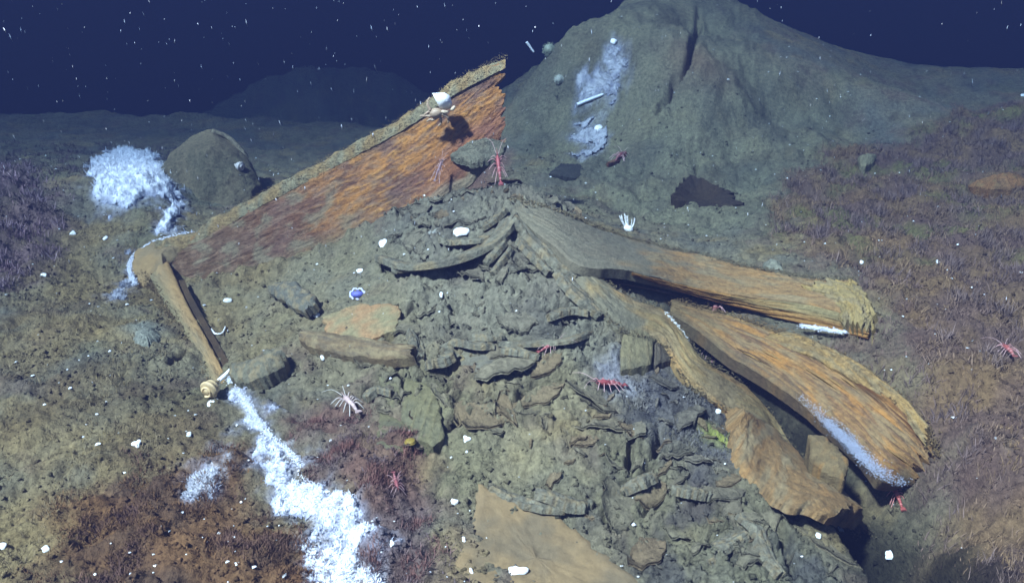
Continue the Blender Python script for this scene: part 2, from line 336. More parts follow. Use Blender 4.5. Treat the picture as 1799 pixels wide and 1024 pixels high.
def ruled(name, A, B, thick, colf, parent=None, nu=90, nv=26, grain=.004, gfreq=(7, 90), bulge=0.0, rag=(.03, .03), edge=.0, seed=1, m=None, lump=.004):
    """A board between two long edges A and B: front face with raised grain, four sides, back."""
    A = resample(A, nu); B = resample(B, nu); v = np.linspace(0, 1, nv); u = np.linspace(0, 1, nu)
    U, Vv = np.meshgrid(u, v, indexing='ij')
    e0 = np.abs(fbm(v * 5, v * 0 + .3, 3, seed)) * rag[0] * 2; e1 = np.abs(fbm(v * 6, v * 0 + 3.3, 3, seed + 1)) * rag[1] * 2
    Ur = e0[None, :] + U * (1 - e0 - e1)[None, :]
    def samp(C, q):
        return np.stack([np.interp(q, u, C[:, i]) for i in range(3)], -1)
    ve = Vv + edge * fbm(U * 9, Vv * 2, 3, seed + 2) * np.where(Vv < .5, 1, -1) * np.abs(2 * Vv - 1)
    S = samp(A, Ur) * (1 - ve)[..., None] + samp(B, Ur) * ve[..., None]
    n = np.cross(np.gradient(S, axis=0), np.gradient(S, axis=1)); n /= np.linalg.norm(n, axis=-1)[..., None] + 1e-12
    if ((CAM - S) * n).sum() < 0: n = -n
    nm = n.mean((0, 1)); nm /= np.linalg.norm(nm); ns = n * .4 + nm * .6; ns /= np.linalg.norm(ns, axis=-1)[..., None]
    L = np.linalg.norm(np.diff(A, axis=0), axis=1).sum(); Wd = np.linalg.norm(A - B, axis=1).mean()
    g = fbm(U * L * gfreq[0], Vv * Wd * gfreq[1], 4, seed + 3, .6); lm = fbm(U * L * 9, Vv * Wd * 14, 3, seed + 4)
    d = grain * g * 1.8 + lump * lm * 1.5 + bulge * np.sin(np.pi * Vv)
    d = d - .004 * (np.exp(-Vv / .03) + np.exp(-(1 - Vv) / .03))
    F = S + ns * d[..., None]; Bk = S - ns * thick
    mb = MB(); C = colf(U, Vv, S, g, lm)
    mb.add(F.reshape(-1, 3), grid_faces(nu, nv), C=C.reshape(-1, 3))
    Cb = C * .9
    mb.add(Bk.reshape(-1, 3), grid_faces(nu, nv), C=Cb.reshape(-1, 3))
    for f, b, c in ((F[:, 0], Bk[:, 0], C[:, 0]), (F[:, -1], Bk[:, -1], C[:, -1]), (F[0], Bk[0], C[0]), (F[-1], Bk[-1], C[-1])):
        k = 5; t = np.linspace(0, 1, k)[:, None, None]; q = f[None] * (1 - t) + b[None] * t
        q = q + (fbm(np.arange(len(f))[None, :] * .25, t[..., 0] * 9, 3, seed + 7) * .004 * np.sin(np.pi * t[..., 0]))[..., None] * nm
        mb.add(q.reshape(-1, 3), grid_faces(k, len(f)), C=np.broadcast_to(c[None], q.shape).reshape(-1, 3))
    return mb.build(name, m or M_WOOD, parent)
def patch(name, poly, colf, lift=.012, skirt=.05, rings=22, nt=120, parent=None, seed=1, ragged=.01, rough=.003, dome=0.0, m=None, flat=None, gdir=None):
    """A slab with an irregular outline lying on the bottom (star-shaped outline)."""
    lf = np.array([0.0 if isinstance(p, np.ndarray) or len(p) < 3 else p[2] for p in poly]); lf = np.append(lf, lf[:1])
    pts = [np.array(p) if len(p) == 3 and isinstance(p, np.ndarray) else G(p[0], p[1], p[2] if len(p) > 2 else 0) for p in poly]
    E = np.array(pts + pts[:1]); L = np.concatenate([[0], np.cumsum(np.linalg.norm(np.diff(E, axis=0), axis=1))]); s = np.linspace(0, L[-1], nt, endpoint=False)
    ze = np.interp(s, L, lf); E = np.stack([np.interp(s, L, E[:, i]) for i in range(3)], 1); c = E.mean(0)
    a = np.arange(nt) * 2 * np.pi / nt
    E = E + (E - c) / (np.linalg.norm(E - c, axis=1)[:, None] + 1e-9) * (fbm(np.cos(a) * 6, np.sin(a) * 6, 4, seed) * ragged * 2)[:, None]
    r = np.linspace(0, 1, rings) ** .8
    S = c + r[:, None, None] * (E - c)[None]
    if flat is None:
        z = ground_h(S[..., 0].ravel(), S[..., 1].ravel()).reshape(S.shape[:2])
        z = base_h(S[..., 0].ravel(), S[..., 1].ravel()).reshape(S.shape[:2]) + ze[None] * r[:, None] ** 2
        S[..., 2] = z
    x, y = S[..., 0], S[..., 1]
    if gdir is None: nn = fbm(x * 40, y * 40, 4, seed + 2)
    else:
        ca, sa = math.cos(gdir), math.sin(gdir); nn = fbm((x * ca + y * sa) * 9, (-x * sa + y * ca) * 110, 4, seed + 2)
    S[..., 2] += lift + dome * (1 - r[:, None] ** 2) + rough * 1.6 * nn - .004 * np.exp(-(1 - r[:, None]) / .04)
    C = colf(x, y, nn)
    nr = rings; i = np.arange(nr - 1)[:, None] * nt; j = np.arange(nt)[None, :]; k = (j + 1) % nt
    Q = np.stack([i + j, i + nt + j, i + nt + k, i + k], -1).reshape(-1, 4)
    mb = MB(); mb.add(S.reshape(-1, 3), Q, C=C.reshape(-1, 3))
    e = S[-1]; sk = np.stack([e, e - np.array([0, 0, skirt * .4]) + (e - c) * -.01, e - np.array([0, 0, skirt]) + (e - c) * -.03])
    i = np.arange(2)[:, None] * nt
    mb.add(sk.reshape(-1, 3), np.stack([i + j, i + nt + j, i + nt + k, i + k], -1).reshape(-1, 4), C=np.broadcast_to(C[-1][None], sk.shape).reshape(-1, 3))
    und = np.concatenate([sk[-1], (c - np.array([0, 0, skirt]))[None]]); jj = np.arange(nt)
    mb.add(und, None, np.stack([jj, np.full(nt, nt), (jj + 1) % nt], -1), C=np.concatenate([C[-1], C[0, :1]]))
    return mb.build(name, m or M_WOOD, parent)

# ---------------------------------------------------------------- seabed
def ground_cols(x, y):
    f = lambda s, o=4, sd=0: fbm(x * s, y * s, o, sd)
    c = np.broadcast_to(alb(124, 122, 108), x.shape + (3,)).copy()
    c = mixc(c, alb(104, 108, 106), sstep(-.1, .35, f(2.2, 4, 201)))
    c = mixc(c, alb(140, 128, 98), .7 * sstep(.05, .4, f(4.5, 4, 202)))
    c = mixc(c, alb(116, 118, 98), .5 * sstep(.08, .4, f(3.7, 4, 203)))
    c = mixc(c, alb(112, 100, 96), .6 * sstep(.1, .4, f(7, 4, 204)))
    c = mixc(c, alb(74, 72, 66), .55 * sstep(.05, .45, f(16, 4, 205)))
    # left side: olive brown hummocks
    lf = sstep(-.35, -.9, x) * sstep(3.2, 2.6, y)
    c = mixc(c, alb(138, 124, 92), .65 * lf * sstep(-.3, .2, f(3, 3, 206)))
    c = mixc(c, alb(92, 82, 64), .5 * lf * sstep(.0, .35, f(5, 4, 207)))
    fo = soft(x, y, R['folds'], .07, .05, 5); c = mixc(c, mixc(alb(124, 127, 122), alb(102, 104, 104), sstep(-.2, .3, f(9, 3, 208))), .8 * fo)
    tt = soft(x, y, R['tatter'], .08, .06, 7); c = mixc(c, mixc(alb(108, 110, 98), alb(66, 70, 80), sstep(-.05, .3, f(9, 4, 209))), .7 * tt)
    bm = soft(x, y, R['backmound'], .15, .08, 12); c = mixc(c, mixc(alb(118, 122, 108), alb(96, 100, 92), sstep(-.2, .3, f(5, 4, 210))), .8 * bm)
    c = mixc(c, alb(140, 112, 94), .35 * bm * np.exp(-((x - .83) ** 2 + (y - 3.95) ** 2) / .02))
    for k, a, b in (('turf_right', (98, 80, 80), (118, 98, 78)), ('turf_left', (112, 96, 112), (92, 82, 84)), ('turf_mid', (108, 84, 84), (104, 92, 100)), ('turf_bl', (112, 84, 60), (84, 66, 58)), ('turf_mr', (104, 108, 118), (82, 86, 100))):
        q = soft(x, y, R[k], .1, .08, 9); c = mixc(c, mixc(alb(*a), alb(*b), sstep(-.2, .3, f(5, 3, 211))), .85 * q)
    tr = soft(x, y, R['turf_right'], .1, .08, 9)
    c = mixc(c, alb(108, 112, 74), tr * sstep(2.0, 2.5, y) * .7 * sstep(-.05, .3, f(3.5, 4, 214)))
    q = soft(x, y, R['plum'], .08, .05, 15); c = mixc(c, alb(140, 108, 104), .7 * q)
    q = np.maximum(soft(x, y, R['smooth_m'], .06, .04, 16), .7 * soft(x, y, R['smooth_l'], .06, .04, 16)); c = mixc(c, mixc(alb(136, 134, 114), alb(128, 130, 120), sstep(-.2, .3, f(5, 3, 212))), .7 * q)
    q = soft(x, y, R['brown_l'], .1, .08, 17); c = mixc(c, alb(82, 72, 58), .5 * q)
    for k in MATS + ['mat_h']:
        st = {'mat_a': .9, 'mat_b': .9, 'mat_c': .75, 'mat_d': .75, 'mat_e': .55, 'mat_f': .6, 'mat_g': .6, 'mat_h': .3}[k]
        q = soft(x, y, R[k], .045, .045, 18, 12); c = mixc(c, np.array([.34, .36, .45]), st * q * sstep(-.45, .1, f(24, 3, 213))); q2 = soft(x, y, R[k], .02, .05, 19, 9); c = mixc(c, np.array([.66, .67, .70]), st ** 2 * sstep(.5, .95, q2) * q * sstep(-.5, -.1, f(30, 3, 215)))
    for px, py, rr, col in ((1262, 772, .035, (150, 164, 84)), (1310, 300, .0, (0, 0, 0)), (255, 585, .05, (140, 150, 150)), (540, 905, .0, (0, 0, 0))):
        if rr:
            p = march(px, py, base_h); c = mixc(c, alb(*col), .85 * np.exp(-((x - p[0]) ** 2 + (y - p[1]) ** 2) / rr ** 2))
    d, t = line_d(x, y, CHAN); c = mixc(c, alb(34, 35, 31), .9 * (1 - sstep(.5, 1.6, d / (.045 + .075 * t) + .5 * f(9, 3, 216))))  # deep shade of the channel floor painted into the silt colour
    far = sstep(3.6, 5.5, y)[..., None]  # distant floor colour darkened to imitate light fading with range
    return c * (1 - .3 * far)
def make_ground():
    th = np.radians(np.linspace(54, 9.0, 500)); ys = np.concatenate([np.linspace(-4, .72, 14), CAM[2] / np.tan(th), np.linspace(7.1, 19, 50)]); ys = np.unique(ys)
    sc_ = np.concatenate([np.linspace(-4.2, -1.26, 24), np.linspace(-1.25, 1.25, 960), np.linspace(1.26, 4.2, 24)])
    hw = np.where(ys > .7, .60 * ys + .32, .75)
    X = sc_[None, :] * hw[:, None]; Y = np.repeat(ys[:, None], len(sc_), 1)
    x = X.ravel(); y = Y.ravel(); z = ground_h(x, y)
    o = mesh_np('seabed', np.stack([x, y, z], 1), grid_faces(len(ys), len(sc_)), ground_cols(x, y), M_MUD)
    return tag(o, 'grey olive silt seabed with cracked crust and folded mud', kind='structure')
make_ground()

# haze: the sea water between the lens and the bottom
def haze():
    x0, x1, y0, y1, z0, z1 = -52, 52, -6, 22, -9, 1.4
    V = [(x, y, z) for z in (z0, z1) for y in (y0, y1) for x in (x0, x1)]
    o = mesh_np('haze', V, np.array([(0, 2, 3, 1), (4, 5, 7, 6), (0, 1, 5, 4), (2, 6, 7, 3), (0, 4, 6, 2), (1, 3, 7, 5)]), smooth=False)
    m = bpy.data.materials.new('sea_water'); m.use_nodes = True; t = m.node_tree; t.nodes.clear()
    out = t.nodes.new('ShaderNodeOutputMaterial'); pv = t.nodes.new('ShaderNodeVolumePrincipled')
    pv.inputs['Color'].default_value = (.0076, .0100, .0265, 1); pv.inputs['Density'].default_value = .45; pv.inputs['Anisotropy'].default_value = 0.0
    pv.inputs['Absorption Color'].default_value = (0.0, .03, .10, 1)
    t.links.new(pv.outputs[0], out.inputs['Volume']); o.data.materials.append(m)
    tag(o, 'dark blue sea water', kind='stuff')
haze()

# ---------------------------------------------------------------- turf, crumbs, grit
def in_poly_points(key, n, soft_edge=.05, seed=1, bounds=None, keep=None):
    rng = np.random.default_rng(seed); p = R[key]; lo = p.min(0) - .05; hi = p.max(0) + .05
    if bounds is not None: lo = np.maximum(lo, bounds[0]); hi = np.minimum(hi, bounds[1])
    x = rng.uniform(lo[0], hi[0], n); y = rng.uniform(lo[1], hi[1], n)
    pr = soft(x, y, p, soft_edge, .06, 9)
    if keep is not None: pr = pr * keep(x, y)
    k = rng.uniform(size=n) < pr
    return x[k], y[k], rng
def blades(name, x, y, z, hgt, wid, cols, rng, lean=.6, label=None, m=None):
    n = len(x); a = rng.uniform(0, 2 * np.pi, n); b = rng.uniform(0, 2 * np.pi, n); ln = rng.uniform(.1, lean, n) * hgt
    side = np.stack([np.cos(a), np.sin(a), np.zeros(n)], 1) * (wid / 2)[:, None]
    off = np.stack([np.cos(b) * ln, np.sin(b) * ln, hgt], 1); base = np.stack([x, y, z - .003], 1)
    off2 = off * .55; off2[:, 2] *= 1.15
    V = np.stack([base - side, base + side, base + off2 + side * .8, base + off2 - side * .8, base + off], 1).reshape(-1, 3)
    i = np.arange(n)[:, None] * 5
    Q = i + np.array([[0, 1, 2, 3]]); T = i + np.array([[3, 2, 4]])
    o = mesh_np(name, V, [Q, T], np.repeat(cols, 5, 0), m or M_TURF)
    return tag(o, label, kind='stuff')
def turf(key, n, hg, wd, pal, seed, label, bounds=None):
    x, y, rng = in_poly_points(key, n, .05, seed, bounds, keep=lambda x, y: sstep(-.35, .15, fbm(x * 9, y * 9, 3, seed + 3)) * .9 + .1)
    z = ground_h(x, y); t = fbm(x * 4, y * 4, 3, seed + 1); t2 = fbm(x * 11, y * 11, 3, seed + 2)
    c = mixc(np.broadcast_to(alb(*pal[0]), (len(x), 3)), alb(*pal[1]), sstep(-.25, .25, t)); c = mixc(c, alb(*pal[2]), .75 * sstep(.05, .35, t2))
    c = c * rng.uniform(.7, 1.3, len(x))[:, None]
    h = rng.uniform(hg[0], hg[1], len(x)) * (.35 + 1.15 * sstep(-.2, .3, t2))
    blades('turf', x, y, z, h, rng.uniform(wd[0], wd[1], len(x)), c, rng, 1.0, label)
turf('turf_right', 360000, (.010, .025), (.0011, .0028), ((122, 106, 106), (134, 116, 98), (114, 104, 114)), 31, 'brown and plum hydroid turf covering the right bank', ((0.4, 1.0), (3.2, 4.6)))
turf('turf_left', 80000, (.010, .026), (.0014, .0034), ((150, 128, 150), (112, 100, 104), (170, 156, 186)), 32, 'pale lilac hydroid turf on the far left hummock', ((-3.2, 2.0), (-1.2, 3.6)))
turf('turf_mid', 60000, (.006, .014), (.0008, .0018), ((122, 98, 100), (110, 102, 114), (130, 94, 92)), 33, 'reddish purple turf beside the long white bacterial mat', ((-.6, .8), (0, 2)))
turf('turf_bl', 70000, (.006, .014), (.0008, .0018), ((124, 98, 74), (98, 80, 70), (112, 92, 94)), 34, 'rust brown turf in the bottom left corner', ((-1.2, .8), (-.2, 2)))
turf('turf_mr', 24000, (.003, .010), (.0012, .003), ((104, 108, 122), (74, 78, 92), (120, 122, 126)), 35, 'blue grey fuzz below the two orange boards', ((0, 1), (1, 2.5)))

turf('turf_w', 80000, (.005, .013), (.0008, .002), ((134, 124, 92), (118, 108, 92), (134, 126, 112)), 36, 'short olive fuzz over the hummocks on the left', ((-1.9, .9), (-.3, 2.9)))
turf('turf_up', 40000, (.006, .018), (.0016, .004), ((98, 92, 96), (84, 84, 88), (110, 100, 112)), 37, 'dim grey fuzz on the dark floor at the far left', ((-3.2, 2.6), (-.6, 4.6)))

def crumbs():
    rng = np.random.default_rng(77); n = 42000
    y = 0.95 + rng.uniform(0, 1, n) ** 1.5 * 2.9; x = rng.uniform(-1, 1, n) * (.62 * y + .2)
    k = rng.uniform(size=n) < (.25 + .75 * sstep(-.1, .3, fbm(x * 4, y * 4, 3, 301))); x, y = x[k], y[k]; n = len(x)
    z = ground_h(x, y); s = .0022 + .006 * rng.uniform(size=n) ** 4
    oc = np.array([(1, 0, 0), (-1, 0, 0), (0, 1, 0), (0, -1, 0), (0, 0, 1), (0, 0, -.6)], float)
    V = oc[None] * rng.uniform(.5, 1.4, (n, 6, 1)) * s[:, None, None]; V[..., 2] *= .8
    a = rng.uniform(0, 6.28, n); ca, sa = np.cos(a)[:, None], np.sin(a)[:, None]
    V = np.stack([V[..., 0] * ca - V[..., 1] * sa, V[..., 0] * sa + V[..., 1] * ca, V[..., 2]], -1) + np.stack([x, y, z + s * .2], 1)[:, None, :]
    f = np.array([(0, 2, 4), (2, 1, 4), (1, 3, 4), (3, 0, 4), (2, 0, 5), (1, 2, 5), (3, 1, 5), (0, 3, 5)])
    T = (np.arange(n)[:, None, None] * 6 + f[None]).reshape(-1, 3)
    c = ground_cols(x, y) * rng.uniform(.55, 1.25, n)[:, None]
    tag(mesh_np('sediment_crumb', V.reshape(-1, 3), T, np.repeat(c, 6, 0), M_MUD, smooth=False), 'loose crumbs of silt strewn over the seabed', kind='stuff')
crumbs()
def grit():
    rng = np.random.default_rng(78); n = 900
    y = 1.0 + rng.uniform(0, 1, n) ** 1.3 * 3.4; x = rng.uniform(-1, 1, n) * (.6 * y + .1); z = ground_h(x, y)
    s = .0016 + .0042 * rng.uniform(size=n) ** 3
    V = np.array([(1, 0, .1), (.2, 1, 0), (-1, .2, .1), (-.3, -.9, 0), (0, 0, .7)])[None] * rng.uniform(.5, 1.5, (n, 5, 1)) * s[:, None, None]
    V = V + np.stack([x, y, z + .002], 1)[:, None, :]
    T = (np.arange(n)[:, None, None] * 5 + np.array([(0, 1, 4), (1, 2, 4), (2, 3, 4), (3, 0, 4)])[None]).reshape(-1, 3)
    c = np.broadcast_to(np.array([.8, .8, .78]), (n, 3)) * rng.uniform(.45, 1.1, n)[:, None]
    tag(mesh_np('shell_grit', V.reshape(-1, 3), T, np.repeat(c, 5, 0), M_SHELL, smooth=False), 'tiny white shell chips scattered on the silt', kind='stuff')
grit()
def marine_snow():
    rng = np.random.default_rng(79); n = 640
    y = rng.uniform(1.5, 4.6, n); x = rng.uniform(-1, 1, n) * .62 * y; x = np.where(rng.uniform(size=n) < .45, -np.abs(x), x)
    z = rng.uniform(.1, 1.02, n); z = np.maximum(z, ground_h(x, y) + .03)
    s = (.0006 + .0011 * rng.uniform(size=n) ** 3) * (y / 2.2); el = rng.uniform(1.5, 7.0, n)
    oc = np.array([(1, 0, 0), (-1, 0, 0), (0, 1, 0), (0, -1, 0), (0, 0, 1), (0, 0, -1)], float)
    V = oc[None] * s[:, None, None]; V[..., 2] *= el[:, None]; V[..., 0] += V[..., 2] * rng.uniform(-.35, .2, (n, 1))
    V = V + np.stack([x, y, z], 1)[:, None, :]
    f = np.array([(0, 2, 4), (2, 1, 4), (1, 3, 4), (3, 0, 4), (2, 0, 5), (1, 2, 5), (3, 1, 5), (0, 3, 5)])
    T = (np.arange(n)[:, None, None] * 6 + f[None]).reshape(-1, 3)
    c = np.broadcast_to(np.array([.8, .8, .85]), (n, 3)) * rng.uniform(.08, .9, n)[:, None]
    tag(mesh_np('marine_snow', V.reshape(-1, 3), T, np.repeat(c, 6, 0), M_SNOW), 'pale flakes of marine snow drifting in the water', kind='stuff')
marine_snow()

# ---------------------------------------------------------------- timbers
ORANGE, RUST, PLUM, TAN, GREY, DARK, OLIVE = alb(178, 130, 76), alb(124, 94, 72), alb(112, 90, 86), alb(158, 130, 90), alb(128, 128, 112), alb(58, 44, 34), alb(112, 112, 88)
def big_plank_col(U, V, S, g, lm):
    c = mixc(np.broadcast_to(PLUM, U.shape + (3,)), alb(108, 80, 66), sstep(-.2, .3, fbm(U * 9, V * 3, 4, 401)))
    o = sstep(.25, .6, U) * sstep(-.25, .2, fbm(U * 7 + 3, V * 4, 4, 402) + .25 * g + .15 * (U - .5)); c = mixc(c, ORANGE, .85 * o * sstep(1.0, .55, V))
    c = mixc(c, alb(196, 152, 92), .65 * sstep(.0, .35, g) * sstep(.3, .6, U) * sstep(-.2, .2, fbm(U * 8, V * 3, 3, 407))); c = mixc(c, RUST, .35 * sstep(.1, .4, -g))
    c = mixc(c, alb(100, 84, 70), .8 * sstep(.4, .1, U))
    c = mixc(c, alb(128, 124, 106), .8 * sstep(.55, .95, V + .25 * lm) * sstep(.75, .4, U)); c = mixc(c, TAN, .7 * sstep(.15, .0, V))
    c = mixc(c, alb(140, 120, 108), .6 * sstep(-.1, .35, fbm(U * 30, V * 14, 4, 404))); c = mixc(c, alb(84, 62, 52), .5 * sstep(.15, .4, fbm(U * 24, V * 26, 4, 405)))
    c = mixc(c, alb(132, 128, 114), .75 * sstep(.0, .4, fbm(U * 14, V * 5, 4, 406)) * sstep(.75, .35, U)); c = mixc(c, alb(140, 136, 124), .8 * sstep(.82, .98, V + .3 * lm))
    c = mixc(c, alb(134, 92, 84), .6 * sstep(.62, .85, U) * sstep(.35, .6, V) * sstep(.95, .7, V))
    return c
def flecks(name, pts, n, spread, r0, r1, col, parent=None, seed=1, m=None):
    rng = np.random.default_rng(seed); pts = np.asarray(pts); k = rng.integers(0, len(pts), n)
    r = rng.uniform(r0, r1, n); c = pts[k] + rng.normal(0, 1, (n, 3)) * np.asarray(spread)
    oc = np.array([(1, 0, 0), (-1, 0, 0), (0, 1, 0), (0, -1, 0), (0, 0, .8), (0, 0, -.8)], float)[None] * rng.uniform(.5, 1.5, (n, 6, 1)) * r[:, None, None]
    f = np.array([(0, 2, 4), (2, 1, 4), (1, 3, 4), (3, 0, 4), (2, 0, 5), (1, 2, 5), (3, 1, 5), (0, 3, 5)])
    o = mesh_np(name, (c[:, None] + oc).reshape(-1, 3), (np.arange(n)[:, None, None] * 6 + f[None]).reshape(-1, 3), np.repeat(np.asarray(col) * rng.uniform(.8, 1.05, (n, 1)), 6, 0), m or M_MAT, parent)
    return tag(o, kind='stuff')
def left_plank():
    A = [P(272, 432, 2.56), P(330, 418, 2.57), P(450, 352, 2.6), P(600, 272, 2.65), P(720, 206, 2.68), P(800, 150, 2.70), P(888, 104, 2.72)]
    B = [P(325, 560, 2.44), P(400, 530, 2.45), P(480, 500, 2.48), P(640, 430, 2.53), P(740, 385, 2.56), P(820, 330, 2.6), P(890, 255, 2.66)]
    root = empty('timber_plank', A[3]); bpy.context.view_layer.update()
    tag(root, 'long rust orange timber plank standing on edge and sloping up to the mound top', 'plank')
    ruled('board', A, B, .05, big_plank_col, root, 340, 90, .0024, (16, 120), 0.0, (.01, .03), .06, 11, lump=.0035)
    # silt on the plank's top edge
    A_ = resample(np.array(A), 160); wid = .055 + .012 * fbm(np.arange(160) * .08, np.zeros(160), 3, 412); back = np.array([0, 1.0, .12])
    k = 9; t = np.linspace(0, 1, k); prof = .016 * np.sin(np.pi * t) ** .6
    hump = .016 * np.clip((160 - np.arange(160)) / 14.0, .05, 1) * (1 + fbm(np.arange(160) * .1, np.zeros(160) + 5, 4, 413) * 1.6)
    V = A_[:, None, :] + np.array([0, -.014, -.012]) + back * (wid[:, None, None] * t[None, :, None]) + np.array([0, 0, 1.0]) * (prof[None, :] + hump[:, None] * np.sin(np.pi * t)[None] ** .5 - .012)[..., None]
    V[..., 2] += .004 * fbm(V[..., 0] * 40, V[..., 1] * 40, 3, 414)
    u = np.linspace(0, 1, 160)[:, None] * np.ones(k)[None]
    c = mixc(np.broadcast_to(alb(150, 134, 104), V.shape), alb(140, 140, 124), sstep(-.2, .3, fbm(u * 22, V[..., 1] * 20, 4, 415)))
    mb = MB(); mb.add(V.reshape(-1, 3), grid_faces(160, k), C=c.reshape(-1, 3)); mb.build('silt_crust', M_MUD, root)
    flecks('silt_crumb', A_ + np.array([0, -.005, .012]), 2400, (.004, .022, .003), .0006, .0020, alb(146, 136, 112), root, 15, M_MUD)
    return root
left_plank()

def short_plank():
    root = empty('coaming_board', G(300, 520)); bpy.context.view_layer.update()
    tag(root, 'short tan board running from the plank foot towards the long white mat', 'board')
    A = [P(246, 448, 2.58), P(276, 512, 2.36), P(313, 570, 2.15), P(348, 628, 1.99), P(378, 686, 1.83), P(408, 732, 1.74)]
    B = [P(292, 452, 2.54), P(322, 520, 2.30), P(352, 575, 2.12), P(378, 622, 1.98), P(402, 668, 1.86), P(428, 712, 1.77)]
    def cf(U, V, S, g, lm):
        c = mixc(np.broadcast_to(alb(150, 132, 104), U.shape + (3,)), alb(130, 120, 100), sstep(-.2, .3, lm + .4 * fbm(U * 12, V * 3, 3, 421)))
        c = mixc(c, alb(156, 130, 94), .7 * sstep(.5, .9, V)); c = mixc(c, alb(122, 118, 98), .9 * sstep(.5, .1, V + .3 * lm)); return c
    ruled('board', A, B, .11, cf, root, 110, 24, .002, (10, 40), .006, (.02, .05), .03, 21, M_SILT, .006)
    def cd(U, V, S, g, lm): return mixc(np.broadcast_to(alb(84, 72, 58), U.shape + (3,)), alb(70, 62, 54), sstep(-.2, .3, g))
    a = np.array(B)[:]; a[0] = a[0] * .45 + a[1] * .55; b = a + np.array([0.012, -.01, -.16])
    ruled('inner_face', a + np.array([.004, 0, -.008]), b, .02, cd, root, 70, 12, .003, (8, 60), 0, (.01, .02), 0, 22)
    flecks('silt_crumb', resample(np.array(A), 120), 2600, (.012, .012, .004), .0008, .0032, alb(138, 124, 98), root, 19, M_MUD)
    tag(patch('silt_crust', [P(228, 470, 2.5), P(238, 440, 2.58), P(268, 424, 2.6), P(310, 414, 2.61), P(350, 404, 2.62), P(352, 424, 2.58), P(318, 446, 2.55), P(296, 462, 2.52), P(288, 490, 2.44), P(250, 500, 2.42)], lambda x, y, n: mixc(np.broadcast_to(alb(144, 126, 98), x.shape + (3,)), alb(126, 116, 98), sstep(-.2, .3, fbm(x * 12, y * 12, 4, 424))), .0, .09, 18, 90, root, 423, .008, .004, .012, m=M_SILT, flat=True))
    # white rim of bacteria along the outer lip of the corner
    q = [P(238, 500, 2.40), P(228, 470, 2.5), P(240, 445, 2.60), P(275, 424, 2.62), P(320, 412, 2.64), P(345, 408, 2.66)]
    flecks('bacterial_rim', resample(np.array(q), 120), 1500, (.004, .004, .0025), .0008, .0028, (.78, .80, .86), root, 3)
short_plank()

